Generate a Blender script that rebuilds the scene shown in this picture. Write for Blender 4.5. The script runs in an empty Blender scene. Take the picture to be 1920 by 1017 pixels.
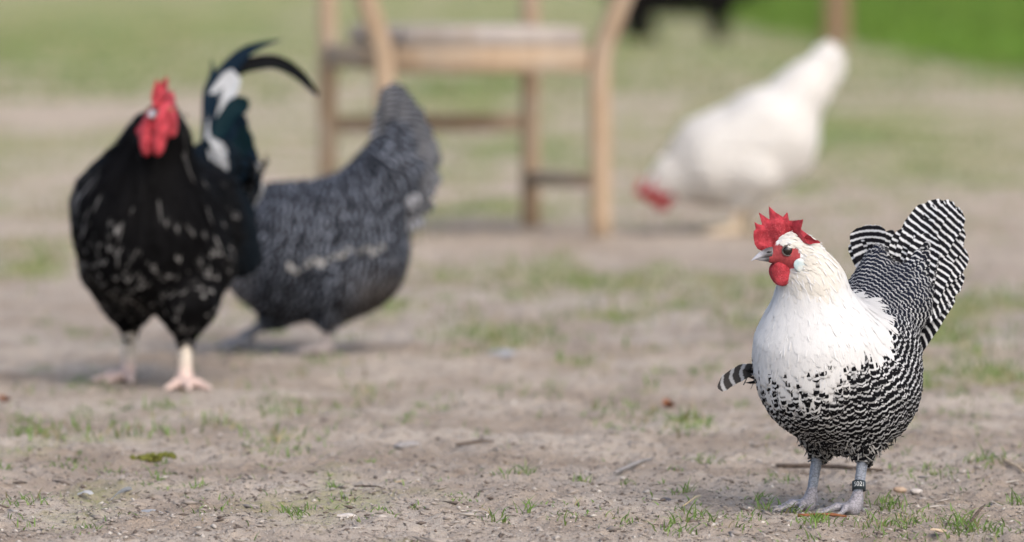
import bpy, math, random
import numpy as np
from mathutils import Vector, Matrix

# ------------------------------------------------------------------ camera, sky, sun, exposure
scene = bpy.context.scene
COL = scene.collection
CAM_H = 0.72
FPX = 10667.0                     # focal length in pixels of the 1920 px wide photograph (200 mm lens)
cam_d = bpy.data.cameras.new("camera")
cam_d.lens = 200.0
cam_d.sensor_width = 36.0
cam_d.clip_start = 0.1
cam_d.clip_end = 6000.0
cam_d.dof.use_dof = True
cam_d.dof.focus_distance = 7.10
cam_d.dof.aperture_fstop = 4.3
cam = bpy.data.objects.new("camera", cam_d)
cam.location = (0, 0, CAM_H)
cam.rotation_euler = (math.radians(90 - 3.297), 0, 0)
COL.objects.link(cam)
scene.camera = cam

SUN_AZ = math.radians(150)        # clockwise from +Y
SUN_EL = math.radians(46)
world = bpy.data.worlds.new("World")
scene.world = world
world.use_nodes = True
wn = world.node_tree
wn.nodes.clear()
w_out = wn.nodes.new("ShaderNodeOutputWorld")
w_bg = wn.nodes.new("ShaderNodeBackground")
w_sky = wn.nodes.new("ShaderNodeTexSky")
w_sky.sky_type = 'NISHITA'
w_sky.sun_disc = False
w_sky.sun_elevation = SUN_EL
w_sky.sun_rotation = SUN_AZ
w_sky.air_density = 1.0
w_sky.dust_density = 4.0
w_sky.ozone_density = 1.0
w_bg.inputs["Strength"].default_value = 0.15
wn.links.new(w_sky.outputs[0], w_bg.inputs["Color"])
wn.links.new(w_bg.outputs[0], w_out.inputs["Surface"])

sun_d = bpy.data.lights.new("sun", 'SUN')
sun_d.energy = 0.9
sun_d.angle = math.radians(75)
sun_d.color = (1.0, 0.965, 0.92)
sun = bpy.data.objects.new("sun", sun_d)
_sd = Vector((math.sin(SUN_AZ) * math.cos(SUN_EL), math.cos(SUN_AZ) * math.cos(SUN_EL), math.sin(SUN_EL)))
sun.rotation_euler = (-_sd).to_track_quat('-Z', 'Y').to_euler()
sun.location = (3, -3, 8)
COL.objects.link(sun)

scene.view_settings.view_transform = 'Standard'
scene.view_settings.look = 'None'
scene.view_settings.gamma = 1.0
scene.view_settings.use_curve_mapping = False
scene.view_settings.exposure = 0.74
scene.render.engine = 'CYCLES'
scene.cycles.use_denoising = True
scene.cycles.max_bounces = 6
scene.cycles.diffuse_bounces = 3
scene.cycles.glossy_bounces = 2
scene.cycles.transmission_bounces = 2

rng = np.random.default_rng(7)
random.seed(7)

# ------------------------------------------------------------------ helpers: numpy
def sstep(a, b, x):
    t = np.clip((np.asarray(x, float) - a) / (b - a), 0, 1)
    return t * t * (3 - 2 * t)

def _hash(ix, iy, seed):
    h = (ix.astype(np.int64) * 374761393 + iy.astype(np.int64) * 668265263 + seed * 1442695041) & 0x7fffffff
    h = ((h ^ (h >> 13)) * 1274126177) & 0x7fffffff
    return ((h ^ (h >> 16)) & 0xffff) / 65535.0

def vnoise(x, y, seed=0):
    x = np.asarray(x, float); y = np.asarray(y, float)
    ix = np.floor(x); iy = np.floor(y)
    fx = x - ix; fy = y - iy
    fx = fx * fx * (3 - 2 * fx); fy = fy * fy * (3 - 2 * fy)
    a = _hash(ix, iy, seed); b = _hash(ix + 1, iy, seed)
    c = _hash(ix, iy + 1, seed); d = _hash(ix + 1, iy + 1, seed)
    return (a * (1 - fx) + b * fx) * (1 - fy) + (c * (1 - fx) + d * fx) * fy

def fbm(x, y, seed=0, octv=4):
    s = 0; amp = 0.5; tot = 0
    for o in range(octv):
        s = s + amp * vnoise(x * 2 ** o + 17.3 * o, y * 2 ** o - 9.1 * o, seed + o)
        tot += amp; amp *= 0.5
    return s / tot

def nrm(v):
    v = np.asarray(v, float)
    return v / np.maximum(np.linalg.norm(v, axis=-1, keepdims=True), 1e-9)

# ------------------------------------------------------------------ helpers: meshes and objects
def mesh_np(name, V, F, mats=(), smooth=True, uv=None, attrs=None):
    V = np.asarray(V, np.float32); F = np.asarray(F, np.int32)
    k = F.shape[1]
    me = bpy.data.meshes.new(name)
    me.vertices.add(len(V)); me.vertices.foreach_set("co", V.ravel())
    me.loops.add(F.size); me.loops.foreach_set("vertex_index", F.ravel())
    me.polygons.add(len(F))
    me.polygons.foreach_set("loop_start", np.arange(0, F.size, k, dtype=np.int32))
    if smooth:
        me.polygons.foreach_set("use_smooth", np.ones(len(F), bool))
    if uv is not None:
        l = me.uv_layers.new(name="UVMap")
        l.data.foreach_set("uv", np.asarray(uv, np.float32)[F.ravel()].ravel())
    for an, av in (attrs or {}).items():
        av = np.asarray(av, np.float32)
        if av.ndim == 1:
            a = me.attributes.new(an, 'FLOAT', 'POINT'); a.data.foreach_set("value", av)
        elif av.shape[1] == 3:
            a = me.attributes.new(an, 'FLOAT_VECTOR', 'POINT'); a.data.foreach_set("vector", av.ravel())
    me.update(calc_edges=True)
    me.validate()
    for m in mats:
        me.materials.append(m)
    return me

def put(name, me, parent=None, loc=None, rot=None):
    o = bpy.data.objects.new(name, me)
    COL.objects.link(o)
    if parent is not None:
        o.parent = parent
    if loc is not None:
        o.location = loc
    if rot is not None:
        o.rotation_euler = rot
    return o

def tag(o, label=None, cat=None, group=None, kind=None):
    if label: o["label"] = label
    if cat: o["category"] = cat
    if group: o["group"] = group
    if kind: o["kind"] = kind
    return o

def empty(name, loc, rz=0.0):
    o = bpy.data.objects.new(name, None)
    o.empty_display_size = 0.05
    o.location = loc; o.rotation_euler = (0, 0, rz)
    COL.objects.link(o)
    return o

def catmull(P, n):
    P = np.asarray(P, float)
    if len(P) == 2:
        t = np.linspace(0, 1, n)[:, None]
        return P[0] * (1 - t) + P[1] * t
    Q = np.vstack([2 * P[0] - P[1], P, 2 * P[-1] - P[-2]])
    m = len(P) - 1
    out = []
    for s in np.linspace(0, m, n):
        i = min(int(s), m - 1); t = s - i
        p0, p1, p2, p3 = Q[i], Q[i + 1], Q[i + 2], Q[i + 3]
        out.append(0.5 * (2 * p1 + (p2 - p0) * t + (2 * p0 - 5 * p1 + 4 * p2 - p3) * t * t + (3 * p1 - p0 - 3 * p2 + p3) * t ** 3))
    return np.array(out)

def tube(path, radii, sides=8, n=12, squash=1.0, jitter=0.0, cap=True):
    """closed tapered tube along a path; returns V, F(quads)"""
    C = catmull(path, n)
    R = np.interp(np.linspace(0, 1, n), np.linspace(0, 1, len(radii)), radii)
    T = nrm(np.gradient(C, axis=0))
    up = np.array([0, 0, 1.0]) if abs(T[0][2]) < 0.9 else np.array([0, 1.0, 0])
    V = []
    for i in range(n):
        a = nrm(np.cross(T[i], up)); b = np.cross(a, T[i])
        for k in range(sides):
            th = 2 * math.pi * k / sides
            r = R[i] * (1 + jitter * (rng.random() - .5))
            V.append(C[i] + (a * math.cos(th) + b * math.sin(th) * squash) * r)
    F = []
    for i in range(n - 1):
        for k in range(sides):
            k2 = (k + 1) % sides
            F.append((i * sides + k, i * sides + k2, (i + 1) * sides + k2, (i + 1) * sides + k))
    V = list(V)
    if cap:
        for e, base in ((0, 0), (n - 1, (n - 1) * sides)):
            c = len(V); V.append(C[e])
            for k in range(0, sides, 2):
                q = (base + k, base + (k + 1) % sides, base + (k + 2) % sides, c)
                F.append(q if e else q[::-1])
    return np.array(V), np.array(F)

def joinvf(parts):
    Vs, Fs, o = [], [], 0
    for V, F in parts:
        Vs.append(V); Fs.append(F + o); o += len(V)
    return np.vstack(Vs), np.vstack(Fs)

# ------------------------------------------------------------------ helpers: signed-distance fields
class Field:
    def __init__(s, lo, hi, h):
        s.h = h; s.o = np.array(lo, float)
        s.n = np.ceil((np.array(hi) - s.o) / h).astype(int) + 1
        s.D = np.full(s.n, 0.5, np.float32)
    def block(s, lo, hi):
        a = np.clip(np.floor((lo - s.o) / s.h).astype(int), 0, s.n - 1)
        b = np.clip(np.ceil((hi - s.o) / s.h).astype(int) + 1, 1, s.n)
        sl = tuple(slice(x, y) for x, y in zip(a, b))
        ax = [s.o[i] + s.h * np.arange(a[i], b[i]) for i in range(3)]
        return sl, np.meshgrid(*ax, indexing='ij')
    def put(s, sl, d, k):
        A = s.D[sl]
        d = d.astype(np.float32)
        if k > 0:
            hh = np.maximum(k - np.abs(A - d), 0) / k
            s.D[sl] = np.minimum(A, d) - hh * hh * k * 0.25
        else:
            s.D[sl] = np.minimum(A, d)
    def cone(s, p0, p1, r0, r1, k=0.02, m=0.035):
        p0 = np.array(p0, float); p1 = np.array(p1, float)
        lo = np.minimum(p0 - r0, p1 - r1) - m; hi = np.maximum(p0 + r0, p1 + r1) + m
        sl, (X, Y, Z) = s.block(lo, hi)
        ba = p1 - p0; L = ba @ ba + 1e-12
        t = np.clip(((X - p0[0]) * ba[0] + (Y - p0[1]) * ba[1] + (Z - p0[2]) * ba[2]) / L, 0, 1)
        d = np.sqrt((X - p0[0] - t * ba[0]) ** 2 + (Y - p0[1] - t * ba[1]) ** 2 + (Z - p0[2] - t * ba[2]) ** 2) - (r0 + (r1 - r0) * t)
        s.put(sl, d, k)
    def ell(s, c, r, yaw=0, pitch=0, k=0.03, m=0.04):
        """yaw about z, pitch about local y (positive lifts the front)"""
        c = np.array(c, float); r = np.array(r, float)
        R = np.array(Matrix.Rotation(yaw, 3, 'Z') @ Matrix.Rotation(-pitch, 3, 'Y'))
        e = np.sqrt((R ** 2) @ (r ** 2)) + m
        sl, (X, Y, Z) = s.block(c - e, c + e)
        P = np.stack([X - c[0], Y - c[1], Z - c[2]], -1) @ R
        k0 = np.sqrt(((P / r) ** 2).sum(-1)); k1 = np.sqrt(((P / r ** 2) ** 2).sum(-1)) + 1e-9
        s.put(sl, k0 * (k0 - 1) / k1, k)
    def sample(s, P):
        q = (P - s.o) / s.h
        q = np.clip(q, 0, s.n - 1.001)
        i = q.astype(int); f = (q - i)
        D = s.D
        r = 0
        for dx in (0, 1):
            wx = f[..., 0] if dx else 1 - f[..., 0]
            for dy in (0, 1):
                wy = f[..., 1] if dy else 1 - f[..., 1]
                for dz in (0, 1):
                    wz = f[..., 2] if dz else 1 - f[..., 2]
                    r = r + wx * wy * wz * D[i[..., 0] + dx, i[..., 1] + dy, i[..., 2] + dz]
        return r
    def grad(s, P, e=None):
        e = e or s.h * 1.5
        g = np.stack([s.sample(P + d) - s.sample(P - d) for d in np.eye(3) * e], -1)
        return nrm(g)
    def surface(s):
        D = s.D
        S = D < 0
        nx, ny, nz = D.shape
        cnt = np.zeros((nx - 1, ny - 1, nz - 1), np.int8)
        for a in (0, 1):
            for b in (0, 1):
                for c in (0, 1):
                    cnt += S[a:nx - 1 + a, b:ny - 1 + b, c:nz - 1 + c]
        M = (cnt > 0) & (cnt < 8)
        idx = np.argwhere(M)
        acc = np.zeros((len(idx), 3)); num = np.zeros(len(idx))
        cor = [(a, b, c) for a in (0, 1) for b in (0, 1) for c in (0, 1)]
        vals = {q: D[idx[:, 0] + q[0], idx[:, 1] + q[1], idx[:, 2] + q[2]] for q in cor}
        for q in cor:
            for ax in range(3):
                if q[ax] == 0:
                    r = list(q); r[ax] = 1; r = tuple(r)
                    A, B = vals[q], vals[r]
                    x = (A < 0) != (B < 0)
                    t = np.where(x, A / np.where(x, A - B, 1), 0)
                    p = np.tile(np.array(q, float), (len(idx), 1)); p[:, ax] = t
                    acc[x] += p[x]; num[x] += 1
        V = s.o + s.h * (idx + acc / num[:, None])
        vid = np.full(M.shape, -1, np.int32); vid[M] = np.arange(len(idx))
        F = []
        for ax in range(3):
            o1, o2 = [(1, 2), (2, 0), (0, 1)][ax]
            sl0 = [slice(1, n - 1) for n in D.shape]; sl1 = list(sl0)
            sl0[ax] = slice(0, D.shape[ax] - 1); sl1[ax] = slice(1, D.shape[ax])
            A = S[tuple(sl0)]; B = S[tuple(sl1)]
            e = np.argwhere(A != B)
            if len(e) == 0: continue
            fl = A[e[:, 0], e[:, 1], e[:, 2]]
            off = np.ones(3, int); off[ax] = 0
            e = e + off
            def cell(d1, d2):
                q = e.copy(); q[:, o1] -= d1; q[:, o2] -= d2
                return vid[q[:, 0], q[:, 1], q[:, 2]]
            Q = np.stack([cell(1, 1), cell(0, 1), cell(0, 0), cell(1, 0)], 1)
            Q[~fl] = Q[~fl][:, ::-1]
            F.append(Q)
        F = np.vstack(F)
        F = F[(F >= 0).all(1)]
        return V, F

# ------------------------------------------------------------------ helpers: shader nodes
class NT:
    def __init__(s, name):
        s.m = bpy.data.materials.new(name); s.m.use_nodes = True
        s.t = s.m.node_tree; s.t.nodes.clear()
        s.out = s.t.nodes.new("ShaderNodeOutputMaterial")
        s.b = s.t.nodes.new("ShaderNodeBsdfPrincipled")
        s.t.links.new(s.b.outputs[0], s.out.inputs[0])
    def n(s, kind, **kw):
        x = s.t.nodes.new("ShaderNode" + kind)
        for k, v in kw.items(): setattr(x, k, v)
        return x
    def set(s, sock, v):
        if isinstance(v, bpy.types.NodeSocket): s.t.links.new(v, sock)
        elif isinstance(v, (tuple, list)) and sock.type == 'RGBA' and len(v) == 3: sock.default_value = (*v, 1)
        else: sock.default_value = v
    def math(s, op, a, b=0.0, c=0.0, clamp=False):
        x = s.n("Math", operation=op, use_clamp=clamp)
        s.set(x.inputs[0], a); s.set(x.inputs[1], b)
        if len(x.inputs) > 2: s.set(x.inputs[2], c)
        return x.outputs[0]
    def add(s, a, b): return s.math('ADD', a, b)
    def sub(s, a, b): return s.math('SUBTRACT', a, b)
    def mul(s, a, b): return s.math('MULTIPLY', a, b)
    def smooth(s, x, a, b, o0=0.0, o1=1.0):
        r = s.n("MapRange", interpolation_type='SMOOTHSTEP')
        s.set(r.inputs[0], x); s.set(r.inputs[1], a); s.set(r.inputs[2], b); s.set(r.inputs[3], o0); s.set(r.inputs[4], o1)
        return r.outputs[0]
    def mix(s, f, a, b, blend='MIX'):
        x = s.n("Mix", data_type='RGBA', blend_type=blend)
        s.set(x.inputs[0], f); s.set(x.inputs[6], a); s.set(x.inputs[7], b)
        return x.outputs[2]
    def noise(s, vec, scale, detail=3.0, rough=0.55, dist=0.0):
        x = s.n("TexNoise"); s.set(x.inputs["Vector"], vec)
        x.inputs["Scale"].default_value = scale; x.inputs["Detail"].default_value = detail
        x.inputs["Roughness"].default_value = rough; x.inputs["Distortion"].default_value = dist
        return x.outputs[0]
    def attr(s, name):
        return s.n("Attribute", attribute_name=name)
    def obj(s): return s.n("TexCoord").outputs["Object"]
    def gen(s): return s.n("TexCoord").outputs["Generated"]
    def comb(s, x, y, z):
        c = s.n("CombineXYZ"); s.set(c.inputs[0], x); s.set(c.inputs[1], y); s.set(c.inputs[2], z); return c.outputs[0]
    def sep(s, v):
        c = s.n("SeparateXYZ"); s.set(c.inputs[0], v); return c.outputs
    def scale(s, v, sc):
        x = s.n("VectorMath", operation='MULTIPLY'); s.set(x.inputs[0], v); x.inputs[1].default_value = sc; return x.outputs[0]
    def bump(s, h, strength, dist):
        x = s.n("Bump"); x.inputs["Strength"].default_value = strength; x.inputs["Distance"].default_value = dist
        s.set(x.inputs["Height"], h); s.t.links.new(x.outputs[0], s.b.inputs["Normal"])
    def base(s, c, rough=0.6, spec=0.3):
        s.set(s.b.inputs["Base Color"], c); s.set(s.b.inputs["Roughness"], rough); s.set(s.b.inputs["Specular IOR Level"], spec)
        return s

def flat_noise_mat(name, c1, c2, scale=30, rough=0.7, spec=0.25, bump=0.0, bdist=0.002, detail=4, sss=0.0, stretch=(1, 1, 1)):
    m = NT(name)
    v = m.scale(m.obj(), stretch)
    f = m.smooth(m.noise(v, scale, detail), 0.3, 0.7)
    m.base(m.mix(f, c1, c2), rough, spec)
    if bump: m.bump(m.noise(v, scale * 3, 3), bump, bdist)
    if sss:
        m.b.inputs["Subsurface Weight"].default_value = sss
        m.b.inputs["Subsurface Radius"].default_value = (0.006, 0.002, 0.0015)
        m.b.inputs["Subsurface Scale"].default_value = 1.0
    return m.m

def make_feather_mat():
    """every feather reads its pattern from its own attributes: light and dark colour, bar count, phase, white share"""
    m = NT("feather")
    uv = m.sep(m.n("UVMap", uv_map="UVMap").outputs[0])
    u = m.mul(m.sub(uv[0], 0.5), 2.0); v = uv[1]
    pa = m.sep(m.attr("pat").outputs["Vector"])       # white share, phase, cycles
    pb = m.sep(m.attr("pat2").outputs["Vector"])      # duty, jag, random
    streak = m.attr("streak").outputs["Fac"]
    light = m.attr("flight").outputs["Color"]; dark = m.attr("fdark").outputs["Color"]
    au = m.math('ABSOLUTE', u); u2 = m.mul(u, u)
    nv = m.comb(m.add(m.mul(u, 2.2), m.mul(pb[2], 57.0)), m.add(m.mul(v, m.add(m.mul(pa[2], 0.55), 1.0)), m.mul(pb[2], 31.0)), 0.0)
    n1 = m.noise(nv, 1.6, 2.0)
    n2 = m.noise(nv, 0.9, 1.0)
    n3 = m.noise(m.comb(m.mul(u, 9.0), m.add(m.mul(v, 2.0), m.mul(pb[2], 91.0)), 0.0), 2.0, 2.0)
    phi = m.add(m.add(m.mul(v, pa[2]), pa[1]), m.add(m.mul(u2, 0.13), m.mul(m.sub(n1, 0.5), pb[1])))
    phi = m.add(phi, m.mul(m.sub(n3, 0.5), m.mul(pb[1], 0.35)))
    s = m.add(m.mul(m.math('SINE', m.mul(phi, 6.28318)), 0.5), 0.5)
    li = m.smooth(m.sub(s, pb[0]), -0.19, 0.19)
    dk = m.sub(1.0, li)
    gate = m.math('MULTIPLY', m.sub(m.add(n2, 0.55), m.mul(pa[0], 1.45)), 7.0, clamp=True)
    edge = m.smooth(m.add(au, m.mul(m.sub(n3, 0.5), 0.5)), 0.55, 0.8, 1.0, 0.0)
    wq = m.math('MULTIPLY', pa[0], 4.0, clamp=True)
    edge = m.mul(edge, m.smooth(v, 0.50, 0.62))
    edge = m.add(m.mul(edge, wq), m.sub(1.0, wq))
    dk = m.mul(m.mul(dk, gate), edge)
    st = m.mul(streak, m.smooth(au, 0.10, 0.50, 1.0, 0.0))
    dk = m.mul(dk, m.sub(1.0, st))
    col = m.mix(dk, light, dark)
    fine = m.smooth(n3, 0.25, 0.75, 0.86, 1.04)
    col = m.mix(1.0, col, m.comb(fine, fine, fine), 'MULTIPLY')
    m.base(col, m.math('ADD', m.mul(pb[2], 0.14), 0.52), 0.035)
    m.bump(m.noise(m.comb(m.mul(u, 1.0), m.add(m.mul(v, 26.0), m.mul(pb[2], 57.0)), 0.0), 1.5, 2.0), 0.25, 0.0006)
    tr = m.n("BsdfTranslucent"); m.set(tr.inputs[0], col)
    mx = m.n("MixShader"); mx.inputs[0].default_value = 0.28
    m.t.links.new(m.b.outputs[0], mx.inputs[1]); m.t.links.new(tr.outputs[0], mx.inputs[2])
    m.t.links.new(mx.outputs[0], m.out.inputs[0])
    return m.m
M_FEATHER = make_feather_mat()

def make_skin_mat():
    m = NT("bird_skin")
    c = m.attr("skin").outputs["Color"]
    sc = m.attr("scaly").outputs["Fac"]
    ob = m.obj()
    n = m.noise(ob, 260, 3)
    f = m.smooth(n, 0.2, 0.8, 0.72, 1.15)
    col = m.mix(1.0, c, m.comb(f, f, f), 'MULTIPLY')
    vo = m.n("TexVoronoi", feature='DISTANCE_TO_EDGE'); m.set(vo.inputs["Vector"], m.scale(ob, (1, 1, 1.5))); vo.inputs["Scale"].default_value = 190
    ed = m.smooth(vo.outputs["Distance"], 0.0, 0.12)
    dk = m.add(m.mul(m.sub(1.0, ed), m.mul(sc, -0.45)), 1.0)
    col = m.mix(1.0, col, m.comb(dk, dk, dk), 'MULTIPLY')
    m.base(col, 0.55, m.add(m.mul(sc, .25), .12))
    m.bump(m.add(m.mul(m.mul(ed, sc), 0.7), m.mul(n, 0.5)), 0.5, 0.0012)
    return m.m
M_SKIN = make_skin_mat()

def make_comb_mat():
    m = NT("red_comb")
    ob = m.obj()
    n = m.noise(ob, 70, 4); g = m.noise(ob, 900, 2)
    col = m.mix(m.smooth(n, 0.35, 0.68), (0.25, 0.008, 0.016), (0.56, 0.05, 0.07))
    sp = m.noise(ob, 420, 3)
    col = m.mix(m.smooth(sp, .58, .75, 0, .45), col, (.70, .20, .22))
    m.base(col, 0.42, 0.4)
    m.b.inputs["Subsurface Weight"].default_value = 0.15
    m.b.inputs["Subsurface Radius"].default_value = (0.006, 0.0015, 0.001)
    m.b.inputs["Subsurface Scale"].default_value = 1.0
    m.bump(m.add(g, m.mul(n, 1.5)), 1.0, 0.0022)
    return m.m
M_COMB = make_comb_mat()
M_LOBE = flat_noise_mat("earlobe_skin", (0.33, 0.45, 0.48), (0.58, 0.60, 0.57), 110, 0.45, 0.4, 0.3, 0.001)
M_EYE = NT("eye_iris").base((0.012, 0.008, 0.006), 0.06, 0.6).m
M_LID = flat_noise_mat("eyelid_skin", (0.05, 0.045, 0.045), (0.14, 0.11, 0.10), 300, 0.5, 0.3, 0.3, 0.0005)
M_BAND = NT("dark_plastic_band").base((0.02, 0.03, 0.036), 0.4, 0.4).m
M_PRINT = NT("band_print").base((0.42, 0.44, 0.45), 0.6, 0.2).m

def make_beak_mat(name, c_tip, c_base):
    m = NT(name)
    g = m.attr("along").outputs["Fac"]
    n = m.noise(m.obj(), 200, 3)
    m.base(m.mix(m.smooth(m.add(g, m.mul(m.sub(n, 0.5), 0.25)), 0.3, 0.75), c_base, c_tip), 0.32, 0.45)
    return m.m
M_BEAK = make_beak_mat("grey_beak", (0.42, 0.42, 0.45), (0.09, 0.085, 0.09))
M_BEAK_Y = make_beak_mat("pale_beak", (0.55, 0.47, 0.36), (0.38, 0.28, 0.2))
M_CLAW = flat_noise_mat("claw_horn", (0.16, 0.15, 0.15), (0.3, 0.28, 0.27), 200, 0.4, 0.4)
M_CLAW_P = flat_noise_mat("pale_claw_horn", (0.5, 0.4, 0.34), (0.62, 0.5, 0.44), 200, 0.4, 0.4)

# ------------------------------------------------------------------ the ground
def at(px, py):
    """ground point seen at a pixel of the photograph (used to lay the yard out)"""
    al = math.radians(3.297) + math.atan((py - 508.5) / FPX)
    d = CAM_H / math.tan(al)
    return (px - 960) / FPX * d, d

def gz(x, y):
    x = np.asarray(x, float); y = np.asarray(y, float)
    near = sstep(30, 12, y)
    z = 0.016 * (fbm(x * 2.2, y * 1.6, 3, 3) - 0.5)
    z = z + near * 0.020 * (fbm(x * 13, y * 9, 5, 3) - 0.5) + near * 0.008 * (fbm(x * 34, y * 22, 6, 2) - 0.5)
    cl = fbm(x * 60, y * 45, 9, 2)
    z = z + near * 0.0075 * np.maximum(cl - 0.5, 0) * 2 * sstep(.35, .6, fbm(x * 5, y * 4, 12, 2))
    z = z + near * 0.0065 * (vnoise(x * 150, y * 90, 14) - 0.5) + near * 0.004 * (fbm(x * 90, y * 40, 15, 2) - 0.5)
    for bx, by in ((1570, 962), (287, 722), (572, 662), (1388, 440)):      # trodden flat where the birds stand
        c = at(bx, by)
        z = z * (1 - .85 * np.exp(-(((x - c[0]) / .12) ** 2 + ((y - c[1]) / .16) ** 2)))
    return z

BLOBS = [  # px, py, size in px across, size in px down, amount of grass
    (60, 505, 130, 26, .8), (130, 60, 300, 60, .5), (380, 50, 260, 60, .45), (150, 210, 280, 36, -.75), (420, 180, 160, 30, -.4),
    (540, 40, 90, 60, -.3), (1050, 450, 420, 22, -.55), (1120, 520, 300, 28, .14), (1000, 610, 330, 40, .10), (700, 590, 120, 30, .25),
    (1300, 600, 160, 26, .18), (1290, 800, 90, 8, .7), (1250, 470, 200, 30, -.4), (1500, 240, 420, 60, .45), (1850, 190, 180, 16, -.8),
    (1640, 115, 60, 12, -.6), (1800, 330, 200, 60, .25), (300, 340, 240, 50, -.2), (900, 170, 200, 40, .3), (1180, 200, 120, 30, -.4),
    (640, 680, 110, 16, .5), (440, 690, 60, 10, .3), (30, 850, 120, 16, .3), (1750, 620, 180, 40, .2), (900, 390, 160, 20, .35), (1850, 700, 120, 24, .25)]
def grassy(x, y):
    x = np.asarray(x, float); y = np.asarray(y, float)
    base = np.interp(y, [6, 9, 11, 15, 20, 28, 34, 60, 200], [-.08, .0, .14, .32, .44, .48, .62, .74, .75])
    g = base + 0.9 * (fbm(x * 2.4, y * 1.1, 21, 4) - 0.5) + 0.8 * (fbm(x * 9, y * 4, 25, 2) - .5)
    d = np.maximum(y, 1.0)
    px = 960 + x / d * FPX; py = 508.5 + FPX * np.tan(np.arctan(CAM_H / d) - math.radians(3.297))
    for bx, by, sx, sy, am in BLOBS:
        c = at(bx, by); ex = sx * .6 / FPX * c[1]; y0 = at(bx, by - sy * .6)[1]; y1 = at(bx, by + sy * .6)[1]; ey = abs(y0 - y1) / 2
        g = g + am * np.exp(-(((x - c[0]) / ex) ** 2 + ((y - c[1]) / ey) ** 2))
    return np.clip(g, 0, 1)

def lush(x, y):
    """the brighter uncut grass beyond the yard on the right"""
    edge = np.interp(x, [1.9, 2.1, 2.55, 2.8, 3.3], [50, 46, 39, 31, 27]) + 5 * (fbm(x * 1.3, y * .25, 41, 3) - .5)
    return sstep(-7.0, 8.0, y - edge) * sstep(1.5, 2.1, x)

def build_ground():
    xs = np.concatenate([-np.geomspace(2500, 1.25, 46)[:-1], np.linspace(-1.25, 1.25, 430), np.geomspace(1.25, 2500, 46)[1:]])
    ys = np.concatenate([np.linspace(-40, 6.0, 16)[:-1], np.linspace(6.0, 10.2, 520)[:-1], np.geomspace(10.2, 80, 230)[:-1], np.geomspace(80, 5000, 24)])
    X, Y = np.meshgrid(xs, ys, indexing='xy')
    V = np.stack([X, Y, gz(X, Y)], -1).reshape(-1, 3)
    nx, ny = len(xs), len(ys)
    i = np.arange(nx - 1)[None, :] + nx * np.arange(ny - 1)[:, None]
    F = np.stack([i, i + 1, i + 1 + nx, i + nx], -1).reshape(-1, 4)
    g = grassy(X, Y).ravel(); lu = lush(X, Y).ravel()
    m = NT("trodden_soil")
    pos = m.n("NewGeometry").outputs["Position"]
    ga = m.attr("grassy").outputs["Fac"]; la = m.attr("lush").outputs["Fac"]
    n1 = m.noise(pos, 3.0, 5, 0.6); n2 = m.noise(pos, 38, 4, 0.65); n3 = m.noise(pos, 260, 3, 0.6)
    soil = m.mix(m.smooth(n1, 0.35, 0.65), (0.295, 0.240, 0.190), (0.425, 0.370, 0.312))
    fa = m.attr("dry").outputs["Fac"]
    soil = m.mix(fa, soil, m.mix(m.smooth(n1, 0.35, 0.65), (0.43, 0.345, 0.26), (0.51, 0.425, 0.335)))  # paler and warmer with distance: drier soil, with sunlight painted into its colour
    soil = m.mix(m.smooth(n2, 0.52, 0.70, 0.0, 0.6), soil, (0.150, 0.112, 0.086))
    n4 = m.noise(m.scale(pos, (1.0, .6, 1.0)), 620, 3, 0.7)
    soil = m.mix(m.smooth(n3, 0.58, 0.75, 0.0, 0.5), soil, (0.40, 0.36, 0.32))
    soil = m.mix(m.smooth(n3, 0.42, 0.27, 0.0, 0.6), soil, (0.11, 0.086, 0.07))
    soil = m.mix(m.smooth(n4, 0.46, 0.32, 0.0, 0.75), soil, (0.085, 0.064, 0.05))  # dark pits: shade between crumbs painted into the soil colour
    gcol = m.mix(m.smooth(n2, 0.3, 0.7), (0.170, 0.210, 0.050), (0.270, 0.290, 0.095))
    n5 = m.noise(m.scale(pos, (1.0, .22, 1.0)), 1.3, 4, .6)
    gcol = m.mix(m.mul(m.smooth(n5, .48, .66, 0, .6), fa), gcol, (0.33, 0.285, 0.135))
    gcol = m.mix(m.mul(m.smooth(n5, .52, .36), fa), gcol, (0.125, 0.205, 0.036))
    gm = m.smooth(m.add(ga, m.mul(m.sub(n2, 0.5), 0.55)), 0.22, 0.8, 0.0, 0.80)
    col = m.mix(gm, soil, gcol)
    col = m.mix(la, col, m.mix(m.smooth(n1, .3, .7), (0.055, 0.105, 0.02), (0.12, 0.175, 0.035)))
    m.base(col, 0.92, 0.15)
    m.bump(m.add(m.add(m.mul(n3, 0.7), m.mul(n4, .35)), n2), 0.9, 0.006)
    me = mesh_np("ground", V, F, [m.m], True, None, {"grassy": g, "lush": lu, "dry": sstep(8.5, 18, Y).ravel() * .9})
    tag(put("ground", me), kind="structure")
build_ground()

# ------------------------------------------------------------------ grass and crumbs (stuff)
def make_grass_mat():
    m = NT("grass_blade")
    c = m.attr("tint").outputs["Color"]
    uv = m.sep(m.n("UVMap", uv_map="UVMap").outputs[0])
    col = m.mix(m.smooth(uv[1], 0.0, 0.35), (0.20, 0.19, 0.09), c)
    m.base(col, 0.5, 0.3)
    tr = m.n("BsdfTranslucent"); m.set(tr.inputs[0], c)
    mx = m.n("MixShader"); mx.inputs[0].default_value = 0.3
    m.t.links.new(m.b.outputs[0], mx.inputs[1]); m.t.links.new(tr.outputs[0], mx.inputs[2])
    m.t.links.new(mx.outputs[0], m.out.inputs[0])
    return m.m
M_GRASS = make_grass_mat()

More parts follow.
